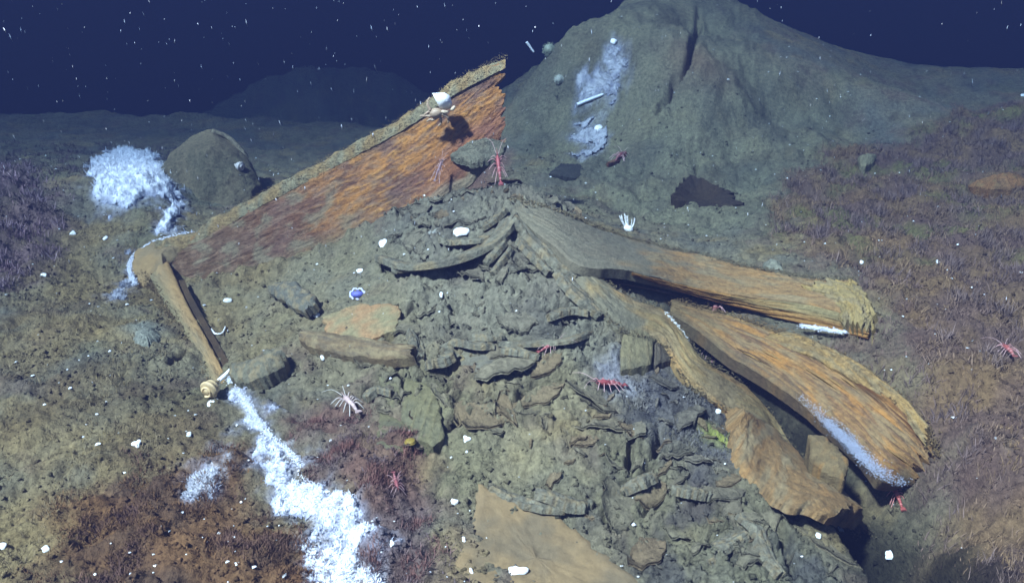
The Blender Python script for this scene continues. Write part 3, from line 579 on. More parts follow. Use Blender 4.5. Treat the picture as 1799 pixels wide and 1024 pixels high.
def grain_col(c1, c2, c3, sd, c4=None, ue=.3):
    def f(U, V, S, g, lm):
        c = mixc(np.broadcast_to(c1, U.shape + (3,)), c2, .6 * sstep(-.25, .3, g)); c = mixc(c, c3, .8 * sstep(.05, .35, fbm(U * 6, V * 2.5, 4, sd)))
        c = mixc(c, alb(138, 130, 110), .75 * sstep(-.1, .3, fbm(U * 8, V * 3, 4, sd + 50))); c = mixc(c, alb(92, 82, 70), .5 * sstep(.1, .4, fbm(U * 30, V * 20, 4, sd + 51)))
        if c4 is not None: c = mixc(c, c4, .92 * sstep(ue, ue * .55, U + .25 * lm))
        return c
    return f
def right_timbers():
    # upper board
    root = empty('timber_board', G(1250, 470)); bpy.context.view_layer.update()
    tag(root, 'tan timber board with split right end running right from the mound top', 'board')
    A = [G(905, 350, .012), G(985, 372, .02), G(1060, 402, .03), G(1130, 425, .03), G(1220, 445, .03), G(1330, 470, .03), G(1420, 488, .03), G(1500, 490, .03)]
    B = [G(905, 378, .012), G(960, 420, .03), G(1020, 462, .06), G(1110, 474, .075), G(1220, 502, .075), G(1330, 520, .06), G(1430, 533, .05), G(1530, 560, .04)]
    ruled('board', A, B, .03, grain_col(alb(150, 124, 92), alb(132, 118, 94), alb(160, 130, 92), 431, alb(112, 114, 108), .62), root, 220, 50, .004, (7, 140), .004, (.01, .03), .05, 31, lump=.003)
    a = [b + np.array([0, -.004, -.006]) for b in B[3:]]; b_ = [B[3] + np.array([0, -.006, -.012]), G(1215, 520, .045), G(1310, 545, .02), G(1420, 572, .012), G(1528, 596, .008)]
    def fc(U, V, S, g, lm):
        c = mixc(np.broadcast_to(alb(156, 124, 80), U.shape + (3,)), alb(110, 76, 42), sstep(-.1, .3, g)); return mixc(c, alb(134, 132, 106), .8 * sstep(.35, .75, U + .3 * g) * sstep(.8, .2, V))
    ruled('split_edge', a, b_, .02, fc, root, 140, 30, .005, (7, 200), .004, (.02, .02), .05, 32)
    a2 = [G(1500, 488, .035), G(1520, 515, .035), G(1534, 550, .03), G(1532, 590, .02)]; b2 = [G(1400, 505, .045), G(1440, 520, .045), G(1470, 540, .045), G(1480, 575, .04)]
    ruled('broken_end', a2, b2, .03, grain_col(alb(158, 144, 104), alb(138, 128, 100), alb(168, 148, 100), 433), root, 60, 40, .004, (12, 70), .016, (.16, .12), .16, 33)
    flecks('bacterial_film', resample(np.array([G(1410, 572, .028), G(1440, 577, .028), G(1485, 584, .026)]), 60), 700, (.006, .003, .0022), .0008, .0028, (.82, .84, .9), root, 8)
    flecks('silt_crumb', resample(np.array(A), 160), 3200, (.008, .010, .0022), .0007, .003, alb(128, 122, 104), root, 16, M_MUD)
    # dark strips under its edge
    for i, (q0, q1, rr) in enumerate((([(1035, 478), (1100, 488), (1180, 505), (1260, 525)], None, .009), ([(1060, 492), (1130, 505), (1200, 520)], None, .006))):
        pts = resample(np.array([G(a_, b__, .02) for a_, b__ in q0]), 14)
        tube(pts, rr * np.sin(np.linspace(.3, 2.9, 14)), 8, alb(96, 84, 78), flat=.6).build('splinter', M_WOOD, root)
    # middle board, deepest orange
    root = empty('split_timber', G(1420, 680)); bpy.context.view_layer.update()
    tag(root, 'wide orange brown grained timber lying beside the dark channel on the right', 'timber')
    A = [G(1180, 528, .02), G(1290, 556, .035), G(1390, 590, .04), G(1480, 630, .045), G(1560, 685, .04), G(1620, 745, .025), G(1652, 800, .0)]
    B = [Zp(1175, 548, .07), Zp(1228, 582, .035), Zp(1282, 624, .01), Zp(1332, 654, .0), Zp(1390, 694, -.01), Zp(1441, 736, -.02), Zp(1498, 790, -.03), Zp(1548, 840, -.04), G(1600, 858, -.01)]
    def mc(U, V, S, g, lm):
        c = mixc(np.broadcast_to(alb(152, 124, 88), U.shape + (3,)), alb(116, 94, 76), sstep(-.25, .25, g)); c = mixc(c, alb(176, 132, 76), .65 * sstep(.0, .35, fbm(U * 6, V * 5, 4, 441) + .2 * g))
        c = mixc(c, alb(138, 126, 104), .65 * sstep(-.1, .35, fbm(U * 9, V * 6, 4, 446))); c = mixc(c, alb(88, 76, 62), .5 * sstep(.1, .4, fbm(U * 26, V * 26, 4, 447))); c = mixc(c, alb(112, 104, 84), .8 * sstep(.3, .0, U + .15 * lm)); c = mixc(c, alb(96, 92, 82), .6 * sstep(.75, 1.0, V + .2 * lm))  # last mix greys the lower edge, painting in its shadow side
        st = np.exp(-((V - .2 - .05 * lm) / .09) ** 2) * sstep(.35, .55, U); c = mixc(c, alb(86, 58, 34), .9 * st * sstep(-.2, .2, g + lm)); c = mixc(c, alb(170, 144, 96), .9 * sstep(.12, .02, V + .05 * lm)); return c
    ruled('board', A, B, .04, mc, root, 320, 90, .005, (6, 130), .010, (.01, .08), .03, 41, lump=.0016)
    flecks('silt_crumb', resample(np.array(A), 160), 3600, (.012, .010, .003), .0007, .003, alb(134, 118, 92), root, 17, M_MUD)
    rng = np.random.default_rng(61); Br = resample(np.array(B), 200); Ar = resample(np.array(A), 200); mb = MB()
    us = np.clip(rng.normal(.74, .08, 400), .5, .93); vv = np.clip(1 - np.abs(rng.normal(0, .06, 400)), .75, 1.0); jj = (us * 199).astype(int)
    flecks('bacterial_film', Ar[jj] * (1 - vv)[:, None] + Br[jj] * vv[:, None] + np.array([0, -.002, .004]), 9000, (.008, .006, .003), .0003, .0014, (.46, .49, .58), root, 9)
    a = [G(1360, 580, .02), G(1440, 600, .04), G(1520, 645, .06), G(1580, 690, .06), G(1635, 750, .05)]; b_ = [G(1340, 596, .05), G(1420, 622, .075), G(1500, 668, .08), G(1570, 722, .075), G(1630, 785, .06)]
    ruled('silt_crust', a, b_, .03, grain_col(alb(164, 140, 98), alb(146, 128, 98), alb(170, 146, 100), 442), root, 90, 16, .004, (9, 60), .008, (.04, .05), .12, 42, M_MUD, .008)
    rng = np.random.default_rng(6); Ar, Br = resample(np.array(A), 60), resample(np.array(B), 60)
    for i in range(10):
        u0 = rng.uniform(.25, .85); ln = rng.uniform(.05, .14); v = rng.uniform(.15, .9); pts = []
        for q in np.linspace(0, 1, 7):
            j = min(58, int((u0 + ln * q) * 59)); fr = (u0 + ln * q) * 59 - j
            pts.append((Ar[j] * (1 - fr) + Ar[j + 1] * fr) * (1 - v) + (Br[j] * (1 - fr) + Br[j + 1] * fr) * v + np.array([-.003, -.006, -.001 + .010 * math.sin(math.pi * v) + .003 * math.sin(math.pi * q)]))
        tube(pts, .0045 * np.sin(np.linspace(.15, 3.0, 7)), 6, (alb(150, 124, 86) if rng.uniform() < .6 else alb(104, 84, 64)), flat=.5).build('splinter', M_WOOD, root)
    # curled bark sheet left of the channel
    root = empty('bark_sheet', G(1250, 670)); bpy.context.view_layer.update()
    tag(root, 'long tan curled bark sheet along the left lip of the dark channel', 'bark')
    A = [G(985, 395, .01), G(1040, 470, .02), G(1110, 522, .03), G(1172, 548, .035), G(1230, 622, .045), G(1308, 676, .05), G(1352, 722, .05), G(1400, 792, .05), G(1470, 862, .045), G(1530, 935, .03)]
    B = [G(960, 420, .005), G(1010, 500, .012), G(1090, 575, .015), G(1160, 602, .02), G(1205, 668, .02), G(1268, 712, .02), G(1330, 748, .02), G(1385, 806, .02), G(1445, 880, .02), G(1505, 940, .01)]
    ruled('sheet', A, B, .018, grain_col(alb(150, 132, 98), alb(124, 120, 96), alb(158, 132, 96), 451, alb(112, 114, 106), .38), root, 240, 40, .003, (7, 140), .012, (.01, .03), .08, 51, lump=.006)
    flecks('silt_crumb', np.concatenate([resample(np.array(A), 160), resample(np.array(B), 160)]), 3600, (.007, .008, .0022), .0006, .0026, alb(122, 116, 98), root, 18, M_MUD)
    pts = resample(np.array([G(1170, 550, .045), G(1190, 572, .045), G(1208, 598, .045)]), 10)
    flecks('bacterial_rim', pts, 260, (.003, .003, .0015), .0008, .0022, (.8, .82, .78), root, 10)
    for a_, b__ in (((1430, 815), (1500, 905)), ((1440, 850), (1515, 925))):
        tube(resample(np.array([G(*a_, .03), G((a_[0] + b__[0]) / 2 + 8, (a_[1] + b__[1]) / 2, .035), G(*b__, .03)]), 12), .008 * np.sin(np.linspace(.3, 2.9, 12)), 7, alb(116, 112, 92), flat=.6).build('splinter', M_WOOD, root)
    # lower sheet
    o = ruled('bark_slab', [G(1283, 718, .025), G(1335, 736, .02), G(1385, 788, .03), G(1428, 835, .035), G(1475, 880, .045), G(1515, 922, .04)],
              [G(1284, 770, .012), G(1302, 812, .012), G(1340, 852, .02), G(1382, 886, .045), G(1425, 892, .06), G(1465, 912, .055)], .018,
              grain_col(alb(146, 122, 90), alb(112, 98, 80), alb(154, 124, 88), 461), None, 200, 50, .003, (7, 120), .040, (.02, .05), .06, 61, lump=.005)
    tag(o, 'brown grained bark slab with its lower end lifted over a black hollow', 'bark')
    o = patch('wood_chunk', [P(1420, 765, 1.60), P(1448, 768, 1.60), P(1478, 795, 1.55), P(1492, 818, 1.52), P(1482, 842, 1.49), P(1445, 832, 1.51), P(1424, 806, 1.55)],
          lambda x, y, n: mixc(mixc(np.broadcast_to(alb(112, 102, 82), x.shape + (3,)), alb(140, 112, 74), sstep(.0, .3, fbm(x * 22, y * 22, 3, 471))), alb(120, 104, 78), .6 * sstep(0, .4, n)), .006, .07, 14, 60, None, 62, .006, .004, .012, flat=True)
    tag(o, 'small orange wood chunk jammed in the dark channel below the wide timber', 'wood chunk')
right_timbers()

def flat_col(a, b, c, sd, fr=12):
    return lambda x, y, n: mixc(mixc(np.broadcast_to(alb(*a), x.shape + (3,)), alb(*b), sstep(-.25, .3, fbm(x * fr, y * fr, 4, sd))), alb(*c), .6 * sstep(.05, .4, n))
def board_fragments():
    spec = [
     ('sediment_slab', 'smooth tan silt covered slab at the bottom edge of the view', 'slab', [(840, 855), (900, 885), (960, 895), (1010, 930), (1060, 970), (1110, 1010), (1130, 1060), (1000, 1080), (830, 1060), (800, 990), (830, 930)], ((132, 118, 96), (114, 106, 92), (120, 108, 90)), .005, .03, .009, .0035, .003, None),
     ('board_fragment', 'pinkish tan square board fragment with a broken brown right end', 'board', [(566, 560), (620, 542), (690, 545), (706, 560), (694, 590), (640, 604), (580, 598)], ((156, 130, 104), (136, 134, 112), (150, 134, 110)), .014, .04, .006, .0015, .004, .1),
     ('wood_fragment', 'upright grey board stub right of the two red shrimps', 'wood', [(1102, 552), (1140, 556), (1150, 600), (1142, 655), (1090, 660), (1090, 610)], ((118, 116, 98), (108, 108, 96), (128, 122, 100)), .022, .05, .004, .002, .004, 1.5),
     ('wood_fragment', 'dark narrow wood stub beside the upright grey board stub', 'wood', [(1150, 565), (1172, 572), (1178, 645), (1148, 652)], ((98, 92, 84), (84, 82, 78), (112, 104, 92)), .016, .05, .003, .004, .002, 1.5),
     ('wood_fragment', 'broad olive slab of wood standing left of the crumbled mud, above the yellow sponge', 'wood', [(712, 680), (750, 672), (768, 690), (782, 780), (760, 796), (738, 790), (705, 740)], ((112, 112, 92), (104, 106, 92), (120, 118, 94)), .022, .05, .004, .003, .004, 1.4),
     ('wood_fragment', 'thin olive wood stub leaning left of the broad olive slab', 'wood', [(664, 655), (692, 650), (706, 690), (694, 718), (676, 700)], ((112, 112, 94), (104, 106, 92), (118, 116, 96)), .016, .04, .003, .002, .003, 1.3),
     ('wood_fragment', 'low dark slab with a small yellow sponge on it', 'wood', [(668, 725), (705, 735), (735, 790), (700, 798), (660, 780)], ((104, 104, 86), (92, 94, 84), (110, 108, 88)), .014, .04, .004, .002, .003, .6),
     ('wood_fragment', 'square grey flake under the dark crossing layers at the centre of the mound', 'wood', [(808, 612), (872, 608), (876, 645), (822, 652), (806, 640)], ((112, 114, 108), (104, 106, 104), (118, 118, 108)), .02, .05, .004, .002, .004, .1),
     ('shell_scrap', 'pale blue grey ribbed slab under the plank near the mound top', 'slab', [(735, 400), (778, 388), (786, 405), (765, 425), (730, 432), (720, 420)], ((142, 150, 158), (130, 138, 146), (150, 158, 164)), .012, .03, .004, .002, .003, .9),
     ('rock_slab', 'flat grey slab tucked under the right end of the long plank', 'slab', [P(790, 272, 2.62), P(820, 250, 2.64), P(862, 240, 2.66), P(890, 252, 2.66), P(880, 275, 2.62), P(830, 286, 2.59)], ((112, 116, 110), (104, 108, 104), (118, 118, 110)), .002, .018, .004, .002, .004, None),
     ('dark_slab', 'jagged blackish slab on the floor right of the white sea anemone', 'slab', [(1185, 352, .03), (1190, 330, .05), (1210, 318, .06), (1245, 324, .05), (1262, 342, .04), (1282, 340, .03), (1304, 356, .012), (1270, 362, .0), (1225, 352, .01)], ((56, 52, 50), (62, 56, 50), (46, 46, 46)), .012, .05, .03, .004, .006, .2),
     ('dark_slab', 'long dark slab lying at the foot of the back mound behind the mound top', 'slab', [(965, 312), (985, 295), (1020, 290), (1036, 298), (1010, 318)], ((60, 64, 66), (54, 58, 62), (70, 72, 72)), .02, .05, .006, .003, .006, .2),
     ('stone', 'light grey stone sitting above the tan board on the right', 'stone', [(1340, 470), (1352, 462), (1370, 470), (1374, 488), (1350, 494)], ((140, 146, 140), (128, 134, 130), (146, 150, 144)), .018, .04, .004, .003, .012, None),
     ('stone', 'faint grey stone left of the light grey stone above the tan board', 'stone', [(1302, 470), (1318, 466), (1326, 480), (1308, 486)], ((126, 130, 126), (118, 122, 118), (130, 134, 130)), .01, .03, .003, .003, .008, None),
     ('stone', 'pale blue grey boulder top left of the short tan board', 'stone', [(232, 580), (250, 568), (276, 572), (284, 596), (262, 610), (236, 604)], ((138, 146, 146), (128, 136, 134), (142, 148, 144)), .006, .04, .005, .003, .02, None),
     ('stone', 'pale tulip shaped sponge stone on the right bank behind the turf', 'sponge', [(1506, 283), (1520, 276), (1540, 280), (1532, 296), (1518, 308), (1510, 300)], ((134, 134, 116), (124, 126, 112), (140, 138, 118)), .02, .05, .003, .003, .02, None),
     ('rock', 'orange brown rock on the turf bank at the right edge', 'rock', [(1700, 330), (1740, 310), (1790, 306), (1810, 330), (1770, 345), (1720, 345)], ((140, 108, 78), (128, 104, 80), (120, 110, 84)), .02, .05, .01, .006, .03, None),
    ]
    for i, (nm, lb, ct, pl, cols, lift, sk, rg, ro, dm, gd) in enumerate(spec):
        fl = True if isinstance(pl[0], np.ndarray) else None
        tag(patch(nm, pl, flat_col(*cols, 480 + i), lift, sk, 18, 110, None, 80 + i, rg, ro, dm, flat=fl, gdir=gd, m=(M_SILT if i == 0 else M_MUD) if gd is None else M_WOOD), lb, ct)
board_fragments()

# strips: folded layers, logs and flakes given by a centre line
def strip(name, label, cat, q, wid, th, c1, c2, seed, group=None, lift=.01, tilt=0.0, parent=None, hi=(1, 0), bul=.35, rough=.003):
    pts = resample(np.array([G(a, b, lift) for a, b in q]), 40); t = np.gradient(pts, axis=0); t /= np.linalg.norm(t, axis=1)[:, None]
    s = np.cross(t, (0, 0, 1)); s /= np.linalg.norm(s, axis=1)[:, None]
    if s[:, 1].mean() < 0: s = -s
    u = np.linspace(0, 1, 40); wv = wid * np.sin(np.pi * np.clip(u * .86 + .07, 0, 1)) ** .45 * (1 + .3 * fbm(u * 6, u * 0, 3, seed))
    up = np.array([0, 0, 1.0])
    A = pts + s * wv[:, None] * .5 + up * tilt * wv[:, None] * hi[0]; B = pts - s * wv[:, None] * .5 + up * tilt * wv[:, None] * hi[1]
    o = ruled(name, A, B, th, grain_col(alb(*c1), alb(*c2), alb(*c1) * 1.12, seed), parent, 70, 16, rough, (9, 110), th * bul, (.05, .05), .16, seed, lump=.005, m=None if bul > .3 else M_MUD)
    if label: tag(o, label, cat, group)
    return o
GR1, GR2 = (124, 127, 121), (100, 102, 100)
STR = [
 ('lowest dark split strip pointing left under the white shells', [(690, 482), (740, 476), (790, 468), (830, 452)], .035, .016),
 ('long curved grey layer sweeping from the left to the mound top', [(668, 452), (720, 470), (780, 464), (840, 440), (880, 405), (898, 380)], .07, .018),
 ('short grey layer under the oblong white shell', [(770, 418), (800, 426), (840, 422), (872, 402)], .05, .016),
 ('thin grey layer next above the long curved one near the mound top', [(846, 400), (868, 385), (888, 366)], .022, .012),
 ('inner grey rib below the mound top on the left', [(850, 462), (872, 438), (890, 412)], .022, .014),
 ('innermost grey rib below the mound top on the left', [(862, 480), (882, 455), (896, 432)], .018, .012),
 ('long grey ridge layer falling right from the mound top', [(905, 380), (940, 420), (980, 462), (1020, 490)], .04, .018),
 ('upper grey ridge layer falling right under the tan board', [(912, 352), (950, 390), (990, 428), (1030, 452)], .035, .016),
 ('short inner grey ridge falling right from the mound top', [(912, 420), (940, 450), (968, 480)], .03, .014),
 ('grey ridge layer running down to the upright board stub', [(980, 470), (1020, 520), (1060, 556)], .045, .018),
 ('dark lens shaped flake above the left red shrimp', [(962, 556), (1000, 545), (1036, 548)], .03, .014),
 ('dark crossing layer at the centre of the mound', [(830, 588), (860, 590), (886, 586)], .022, .014),
 ('long thin crossing layer left of the red shrimp', [(872, 600), (930, 602), (1000, 596), (1040, 580)], .02, .012),
 ('lower thin crossing layer ending at the red shrimp', [(880, 612), (920, 618), (950, 624)], .022, .014),
 ('grey layer bending down left of the crossing layers', [(770, 612), (800, 600), (840, 606), (868, 604)], .026, .014),
 ('grey block at the left end of the crossing layers', [(750, 640), (775, 632), (790, 618)], .04, .02),
 ('narrow grey strip under the square board fragment', [(722, 580), (734, 604), (740, 628)], .03, .014),
 ('dark wavy layer over the tan slab', [(940, 862), (975, 872), (1010, 888), (1040, 880)], .035, .016),
 ('second dark wavy layer over the tan slab', [(860, 850), (900, 872), (950, 888), (1000, 892)], .03, .014),
 ('dark ridge in the tattered mud right of the tan slab', [(1080, 868), (1110, 850), (1150, 832)], .03, .016),
 ('slanting dark strip in the tattered mud at the bottom right', [(1240, 985), (1270, 955), (1310, 935)], .03, .015),
 ('twisted dark strip in the tattered mud below the bark slab', [(1300, 900), (1335, 930), (1350, 975), (1375, 1010)], .03, .016),
 ('short dark strip crossing the tattered mud in the middle right', [(1180, 855), (1215, 862), (1250, 868)], .03, .016),
 ('low curved ridge left of the wood stubs', [(640, 700), (662, 682), (690, 688)], .03, .014),
]
for i, (lb, q, wd, th) in enumerate(STR):
    strip('mud_layer', lb, 'layer', q, wd, th, GR1, GR2, 600 + i * 9, 'folded grey layers on the mound', .012, .35, hi=(-.3, 1), bul=.12, rough=.0045)
strip('wood_log', 'spindle shaped dark log with an orange streak under the board fragment', 'log', [(528, 588), (580, 604), (640, 614), (700, 620), (730, 618)], .062, .03, (118, 106, 88), (98, 96, 92), 701, lift=.022, tilt=.25)
strip('wood_log', 'dark grey log stub lying beside the white tube at the board edge', 'log', [(408, 650), (440, 655), (470, 640), (498, 624)], .085, .04, (110, 112, 104), (96, 98, 94), 702, lift=.03, tilt=.2)
strip('bark_curl', 'dark curled bark piece below the plank on the left of the mound', 'bark', [(478, 506), (500, 512), (525, 528), (548, 546)], .06, .02, (104, 108, 106), (92, 96, 96), 703, lift=.03, tilt=.4)
strip('wood_stick', 'thin red brown stick on the back mound', 'stick', [(1066, 288), (1085, 280), (1100, 266)], .022, .012, (110, 66, 58), (90, 58, 52), 704, lift=.012)

# ---------------------------------------------------------------- white bacterial mats
def mat_obj(key, label, hair=3000, hh=.008, puff=.006, seed=1, bright=1.0, thr=0.0, cell=.0045):
    p = R[key]; lo = p.min(0) - .06; hi = p.max(0) + .06
    nx = int((hi[0] - lo[0]) / cell) + 2; ny = int((hi[1] - lo[1]) / cell) + 2
    X, Y = np.meshgrid(np.linspace(lo[0], hi[0], nx), np.linspace(lo[1], hi[1], ny), indexing='ij'); x = X.ravel(); y = Y.ravel()
    q = soft(x, y, p, .035, .05, 18, 12) + .24 * fbm(x * 22, y * 22, 5, seed, .7) + .26 * fbm(x * 80, y * 80, 4, seed + 1, .7)
    core = sstep(.45, 1.05, q); g = fbm(x * 34, y * 34, 4, seed + 2, .6)
    z = base_h(x, y) + detail(x, y) * .75 + .001 + core * (.003 + puff * (.6 + 1.5 * np.clip(g, -.3, .6))) - .004 * (q < .5)
    F = grid_faces(nx, ny); keep = (q[F] > .46 + thr).all(1); F = F[keep]
    us = np.unique(F); mp = np.full(nx * ny, -1); mp[us] = np.arange(len(us)); F = mp[F]
    c = mixc(np.broadcast_to(np.array([.24, .25, .31]), (len(us), 3)), np.array([.74, .75, .77]), core[us] * sstep(-.5, .15, g[us])) * bright
    mb = MB(); mb.add(np.stack([x, y, z], 1)[us], F, None, c)
    rng = np.random.default_rng(seed); k = rng.choice(us, hair, p=(.15 + core[us]) / (.15 + core[us]).sum()); n = hair
    b = np.stack([x[k], y[k], z[k] - .001], 1) + np.concatenate([rng.normal(0, .002, (n, 2)), np.zeros((n, 1))], 1); a = rng.uniform(0, 6.28, n); h = rng.uniform(.3, 1.0, n) * hh
    sd = np.stack([np.cos(a), np.sin(a), 0 * a], 1) * rng.uniform(.0004, .0011, (n, 1)); lean = rng.normal(0, .6, (n, 2)) * h[:, None]
    tp = b + np.concatenate([lean, h[:, None]], 1); md = b + np.concatenate([lean * .35, h[:, None] * .6], 1)
    V = np.stack([b - sd, b + sd, md + sd, md - sd, tp], 1).reshape(-1, 3); ii = np.arange(n)[:, None] * 5
    mb.add(V, ii + np.array([[0, 1, 2, 3]]), ii + np.array([[3, 2, 4]]), np.repeat(mixc(np.broadcast_to(np.array([.34, .36, .44]), (n, 3)), np.array([.76, .77, .80]), core[k]) * bright, 5, 0))
    tag(mb.build('bacterial_mat', M_MAT), label, 'bacterial mat', 'white bacterial mats', 'stuff')
mat_obj('mat_a', 'bright fluffy white bacterial mat over the knoll at upper left', 9000, .022, .020, 901)
mat_obj('mat_b', 'long white bacterial mat running down to the bottom edge of the view', 12000, .007, .008, 902, cell=.0028)
mat_obj('mat_c', 'small white bacterial patch left of the long white mat', 2500, .008, .005, 903, .85, .05, .0028)
mat_obj('mat_d', 'bluish white streaked bacterial mat high on the back mound', 4000, .012, .006, 904, .7, .0, .007)
mat_obj('mat_e', 'faint white bacterial blotch below the streaked one on the back mound', 1200, .010, .004, 905, .55, .12, .007)
mat_obj('mat_g', 'lilac white bacterial fringe outside the plank corner', 2500, .012, .004, 907, .75, .05, .004)

def mud_flakes():
    # loose crumpled sheets of rotten fibre and silt lying over the mound, lower edges lifted
    rng = np.random.default_rng(88); PX = []
    for key, n in (('folds', 240), ('crumble', 70), ('tatter', 120)):
        x, y, _ = in_poly_points(key, n * 2, .04, 880 + n); PX.append(np.stack([x, y], 1)[:n])
    XY = np.concatenate(PX); XY = XY[sdf(XY[:, 0], XY[:, 1], poly_xy([(840,850),(960,885),(1060,960),(1140,1030),(1130,1100),(820,1100),(800,990)])) > .02]; n = len(XY); e = .02
    gx = (base_h(XY[:, 0] + e, XY[:, 1]) - base_h(XY[:, 0] - e, XY[:, 1])) / (2 * e); gy = (base_h(XY[:, 0], XY[:, 1] + e) - base_h(XY[:, 0], XY[:, 1] - e)) / (2 * e)
    dn = np.arctan2(-gy - .35, -gx) + rng.normal(0, .75, n)                 # towards the foot of the slope
    l = .010 + .065 * rng.uniform(size=n) ** 3; w = l * rng.uniform(.22, .55, n); lift = rng.uniform(.003, .012, n) * (.6 + l / .06); th = rng.uniform(.003, .006, n); bend = rng.normal(0, .35, n)
    nu, nv = 9, 5; U, V = np.meshgrid(np.linspace(-1, 1, nu), np.linspace(0, 1, nv), indexing='ij'); U = U.ravel(); V = V.ravel(); m = nu * nv
    rag = 1 + .35 * noise(U[None] * 2.2 + np.arange(n)[:, None] * 7.1, V[None] * 1.5 + np.arange(n)[:, None] * 3.3, 66)
    a = U[None] * l[:, None] * (1 - .15 * V[None]); b = (V[None] - .5) * w[:, None] * rag * np.sqrt(1.03 - U[None] ** 2) * 2 + bend[:, None] * (U[None] ** 2) * l[:, None] * .5
    cd_, sd_ = np.cos(dn)[:, None], np.sin(dn)[:, None]
    x = XY[:, :1] + b * cd_ - a * sd_; y = XY[:, 1:] + b * sd_ + a * cd_
    gz = base_h(x.ravel(), y.ravel()).reshape(x.shape) * 1.0 + .5 * detail(x.ravel(), y.ravel()).reshape(x.shape) + .5 * detail(XY[:, 0], XY[:, 1])[:, None]
    z = gz + .002 + lift[:, None] * V[None] ** 1.5 * (1.15 - .5 * U[None] ** 2) + .003 * noise(U[None] * 3 + np.arange(n)[:, None], V[None] * 3, 67)
    T = np.stack([x, y, z], -1); B = T - np.array([0, 0, 1.0]) * (th[:, None] * (.5 + .5 * V[None]))[..., None]
    i = np.arange(n)[:, None, None] * (2 * m); gf = grid_faces(nu, nv)
    idx = np.arange(m).reshape(nu, nv); ring = np.concatenate([idx[:, -1], idx[-1, -2::-1], idx[-2::-1, 0], idx[0, 1:-1]]); r2 = np.roll(ring, -1)
    sidef = np.stack([ring, r2, r2 + m, ring + m], -1)
    F = (i + np.concatenate([gf, gf[:, ::-1] + m, sidef])[None]).reshape(-1, 4)
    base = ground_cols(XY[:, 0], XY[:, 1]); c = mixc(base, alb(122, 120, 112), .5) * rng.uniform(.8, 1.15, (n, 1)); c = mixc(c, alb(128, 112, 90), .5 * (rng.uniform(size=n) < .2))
    tag(mesh_np('mud_flake', np.concatenate([T, B], 1).reshape(-1, 3), F, np.repeat(c, 2 * m, 0), M_MUD), 'small crumpled flakes of rotten fibre and silt over the mound', kind='stuff')
mud_flakes()

# ---------------------------------------------------------------- animals and shells
def frame(loc, ang, up=None):
    ca, sa = math.cos(ang), math.sin(ang)
    return lambda p: np.asarray(p, float) @ np.array([[ca, sa, 0], [-sa, ca, 0], [0, 0, 1.0]]) + loc
def heading(p0, p1):
    return math.atan2(p1[1] - p0[1], p1[0] - p0[0])
def shrimp(head, tail, label, col=(.24, .05, .05), pale=(.62, .42, .40), legs=5, scale=None, seed=1, name='shrimp', cat='shrimp', at=None):
    """head, tail: photo points; body lies on the bottom from tail to head."""
    h = G(*head, .012) if at is None else P(*head, at[0]); t = G(*tail, .012) if at is None else P(*tail, at[1]); L = .8 * np.linalg.norm(h - t) if scale is None else scale
    mid = (h + t) / 2; root = empty(name, mid - np.array([0, 0, .01])); bpy.context.view_layer.update(); tag(root, label, cat, 'red shrimps on the wreck mound')
    T = frame(mid, heading(t, h)); rng = np.random.default_rng(seed); col = np.array(col); pale = np.array(pale)
    dz = (h[2] - t[2]) / max(L, .01)
    def W(p): p = np.asarray(p, float); q = T(p); q = q.copy(); q[..., 2] += p[..., 0] * dz; return q
    # carapace and abdomen
    u = np.linspace(0, 1, 14); bx = L * (.02 + .46 * u); r = L * .085 * np.sin(np.pi * (u * .8 + .12)) ** .6; r[-1] = L * .012
    tube(W(np.stack([bx, 0 * bx, L * .05 + .02 * L * np.sin(u * 3)], 1)), r, 12, col, flat=1.15).build('carapace', M_FLESH, root)
    ab = MB()
    for k in range(6):
        x0 = L * (.05 - .075 * k); rr = L * (.078 - .008 * k); u = np.linspace(0, 1, 5); bx = x0 - L * .085 * u; zz = L * (.055 + .03 * math.sin(.5 + k * .5)) - L * .012 * k
        tube(W(np.stack([bx, 0 * bx, zz + 0 * bx], 1)), rr * np.array([.82, 1, 1.02, .95, .8]), 10, (col if k % 2 else col * .8 + pale * .2), ab, flat=1.1)
    ab.build('abdomen', M_FLESH, root)
    fan = MB()
    for k in (-2, -1, 0, 1, 2):
        p = W(np.stack([L * np.array([-.40, -.46, -.53]), L * .035 * k * np.array([.5, 1, 1.3]), L * np.array([.04, .035, .02])], 1)); tube(p, L * np.array([.015, .028, .008]), 6, col * .9, fan, flat=.3)
    fan.build('tail_fan', M_FLESH, root)
    tube(W([(L * .46, 0, L * .09), (L * .56, 0, L * .10), (L * .66, 0, L * .13)]), L * np.array([.022, .012, .003]), 6, col).build('rostrum', M_FLESH, root)
    for s in (-1, 1):
        tube(W([(L * .43, s * L * .05, L * .10), (L * .47, s * L * .065, L * .115), (L * .49, s * L * .07, L * .12)]), L * np.array([.012, .024, .008]), 6, (.02, .02, .025)).build('eye', M_FLESH, root)
        for k in range(legs):
            x0 = L * (.36 - .09 * k); sp = L * rng.uniform(.55, 1.0); fx = L * (.16 - .11 * k + rng.normal(0, .07))
            p = W([(x0, s * L * .05, L * .03), (x0 + fx * .5, s * sp * .20, L * .13), (x0 + fx, s * sp * .33, L * .04), (x0 + fx * 1.3, s * sp * .42, -L * .05)])
            tube(resample(p, 9), L * np.linspace(.018, .008, 9), 5, np.linspace(0, 1, 9)[:, None] * pale + (1 - np.linspace(0, 1, 9)[:, None]) * col).build('leg', M_FLESH, root)
        a = rng.uniform(.2, .7); p = W([(L * .46, s * L * .03, L * .10), (L * .8, s * L * a * .5, L * .22), (L * 1.05, s * L * a, L * .1)])
        tube(resample(p, 10), L * np.linspace(.008, .003, 10), 5, pale * .8 + col * .2).build('antenna', M_FLESH, root)
    return root
RED, PINK = (.40, .055, .05), (.85, .55, .50)
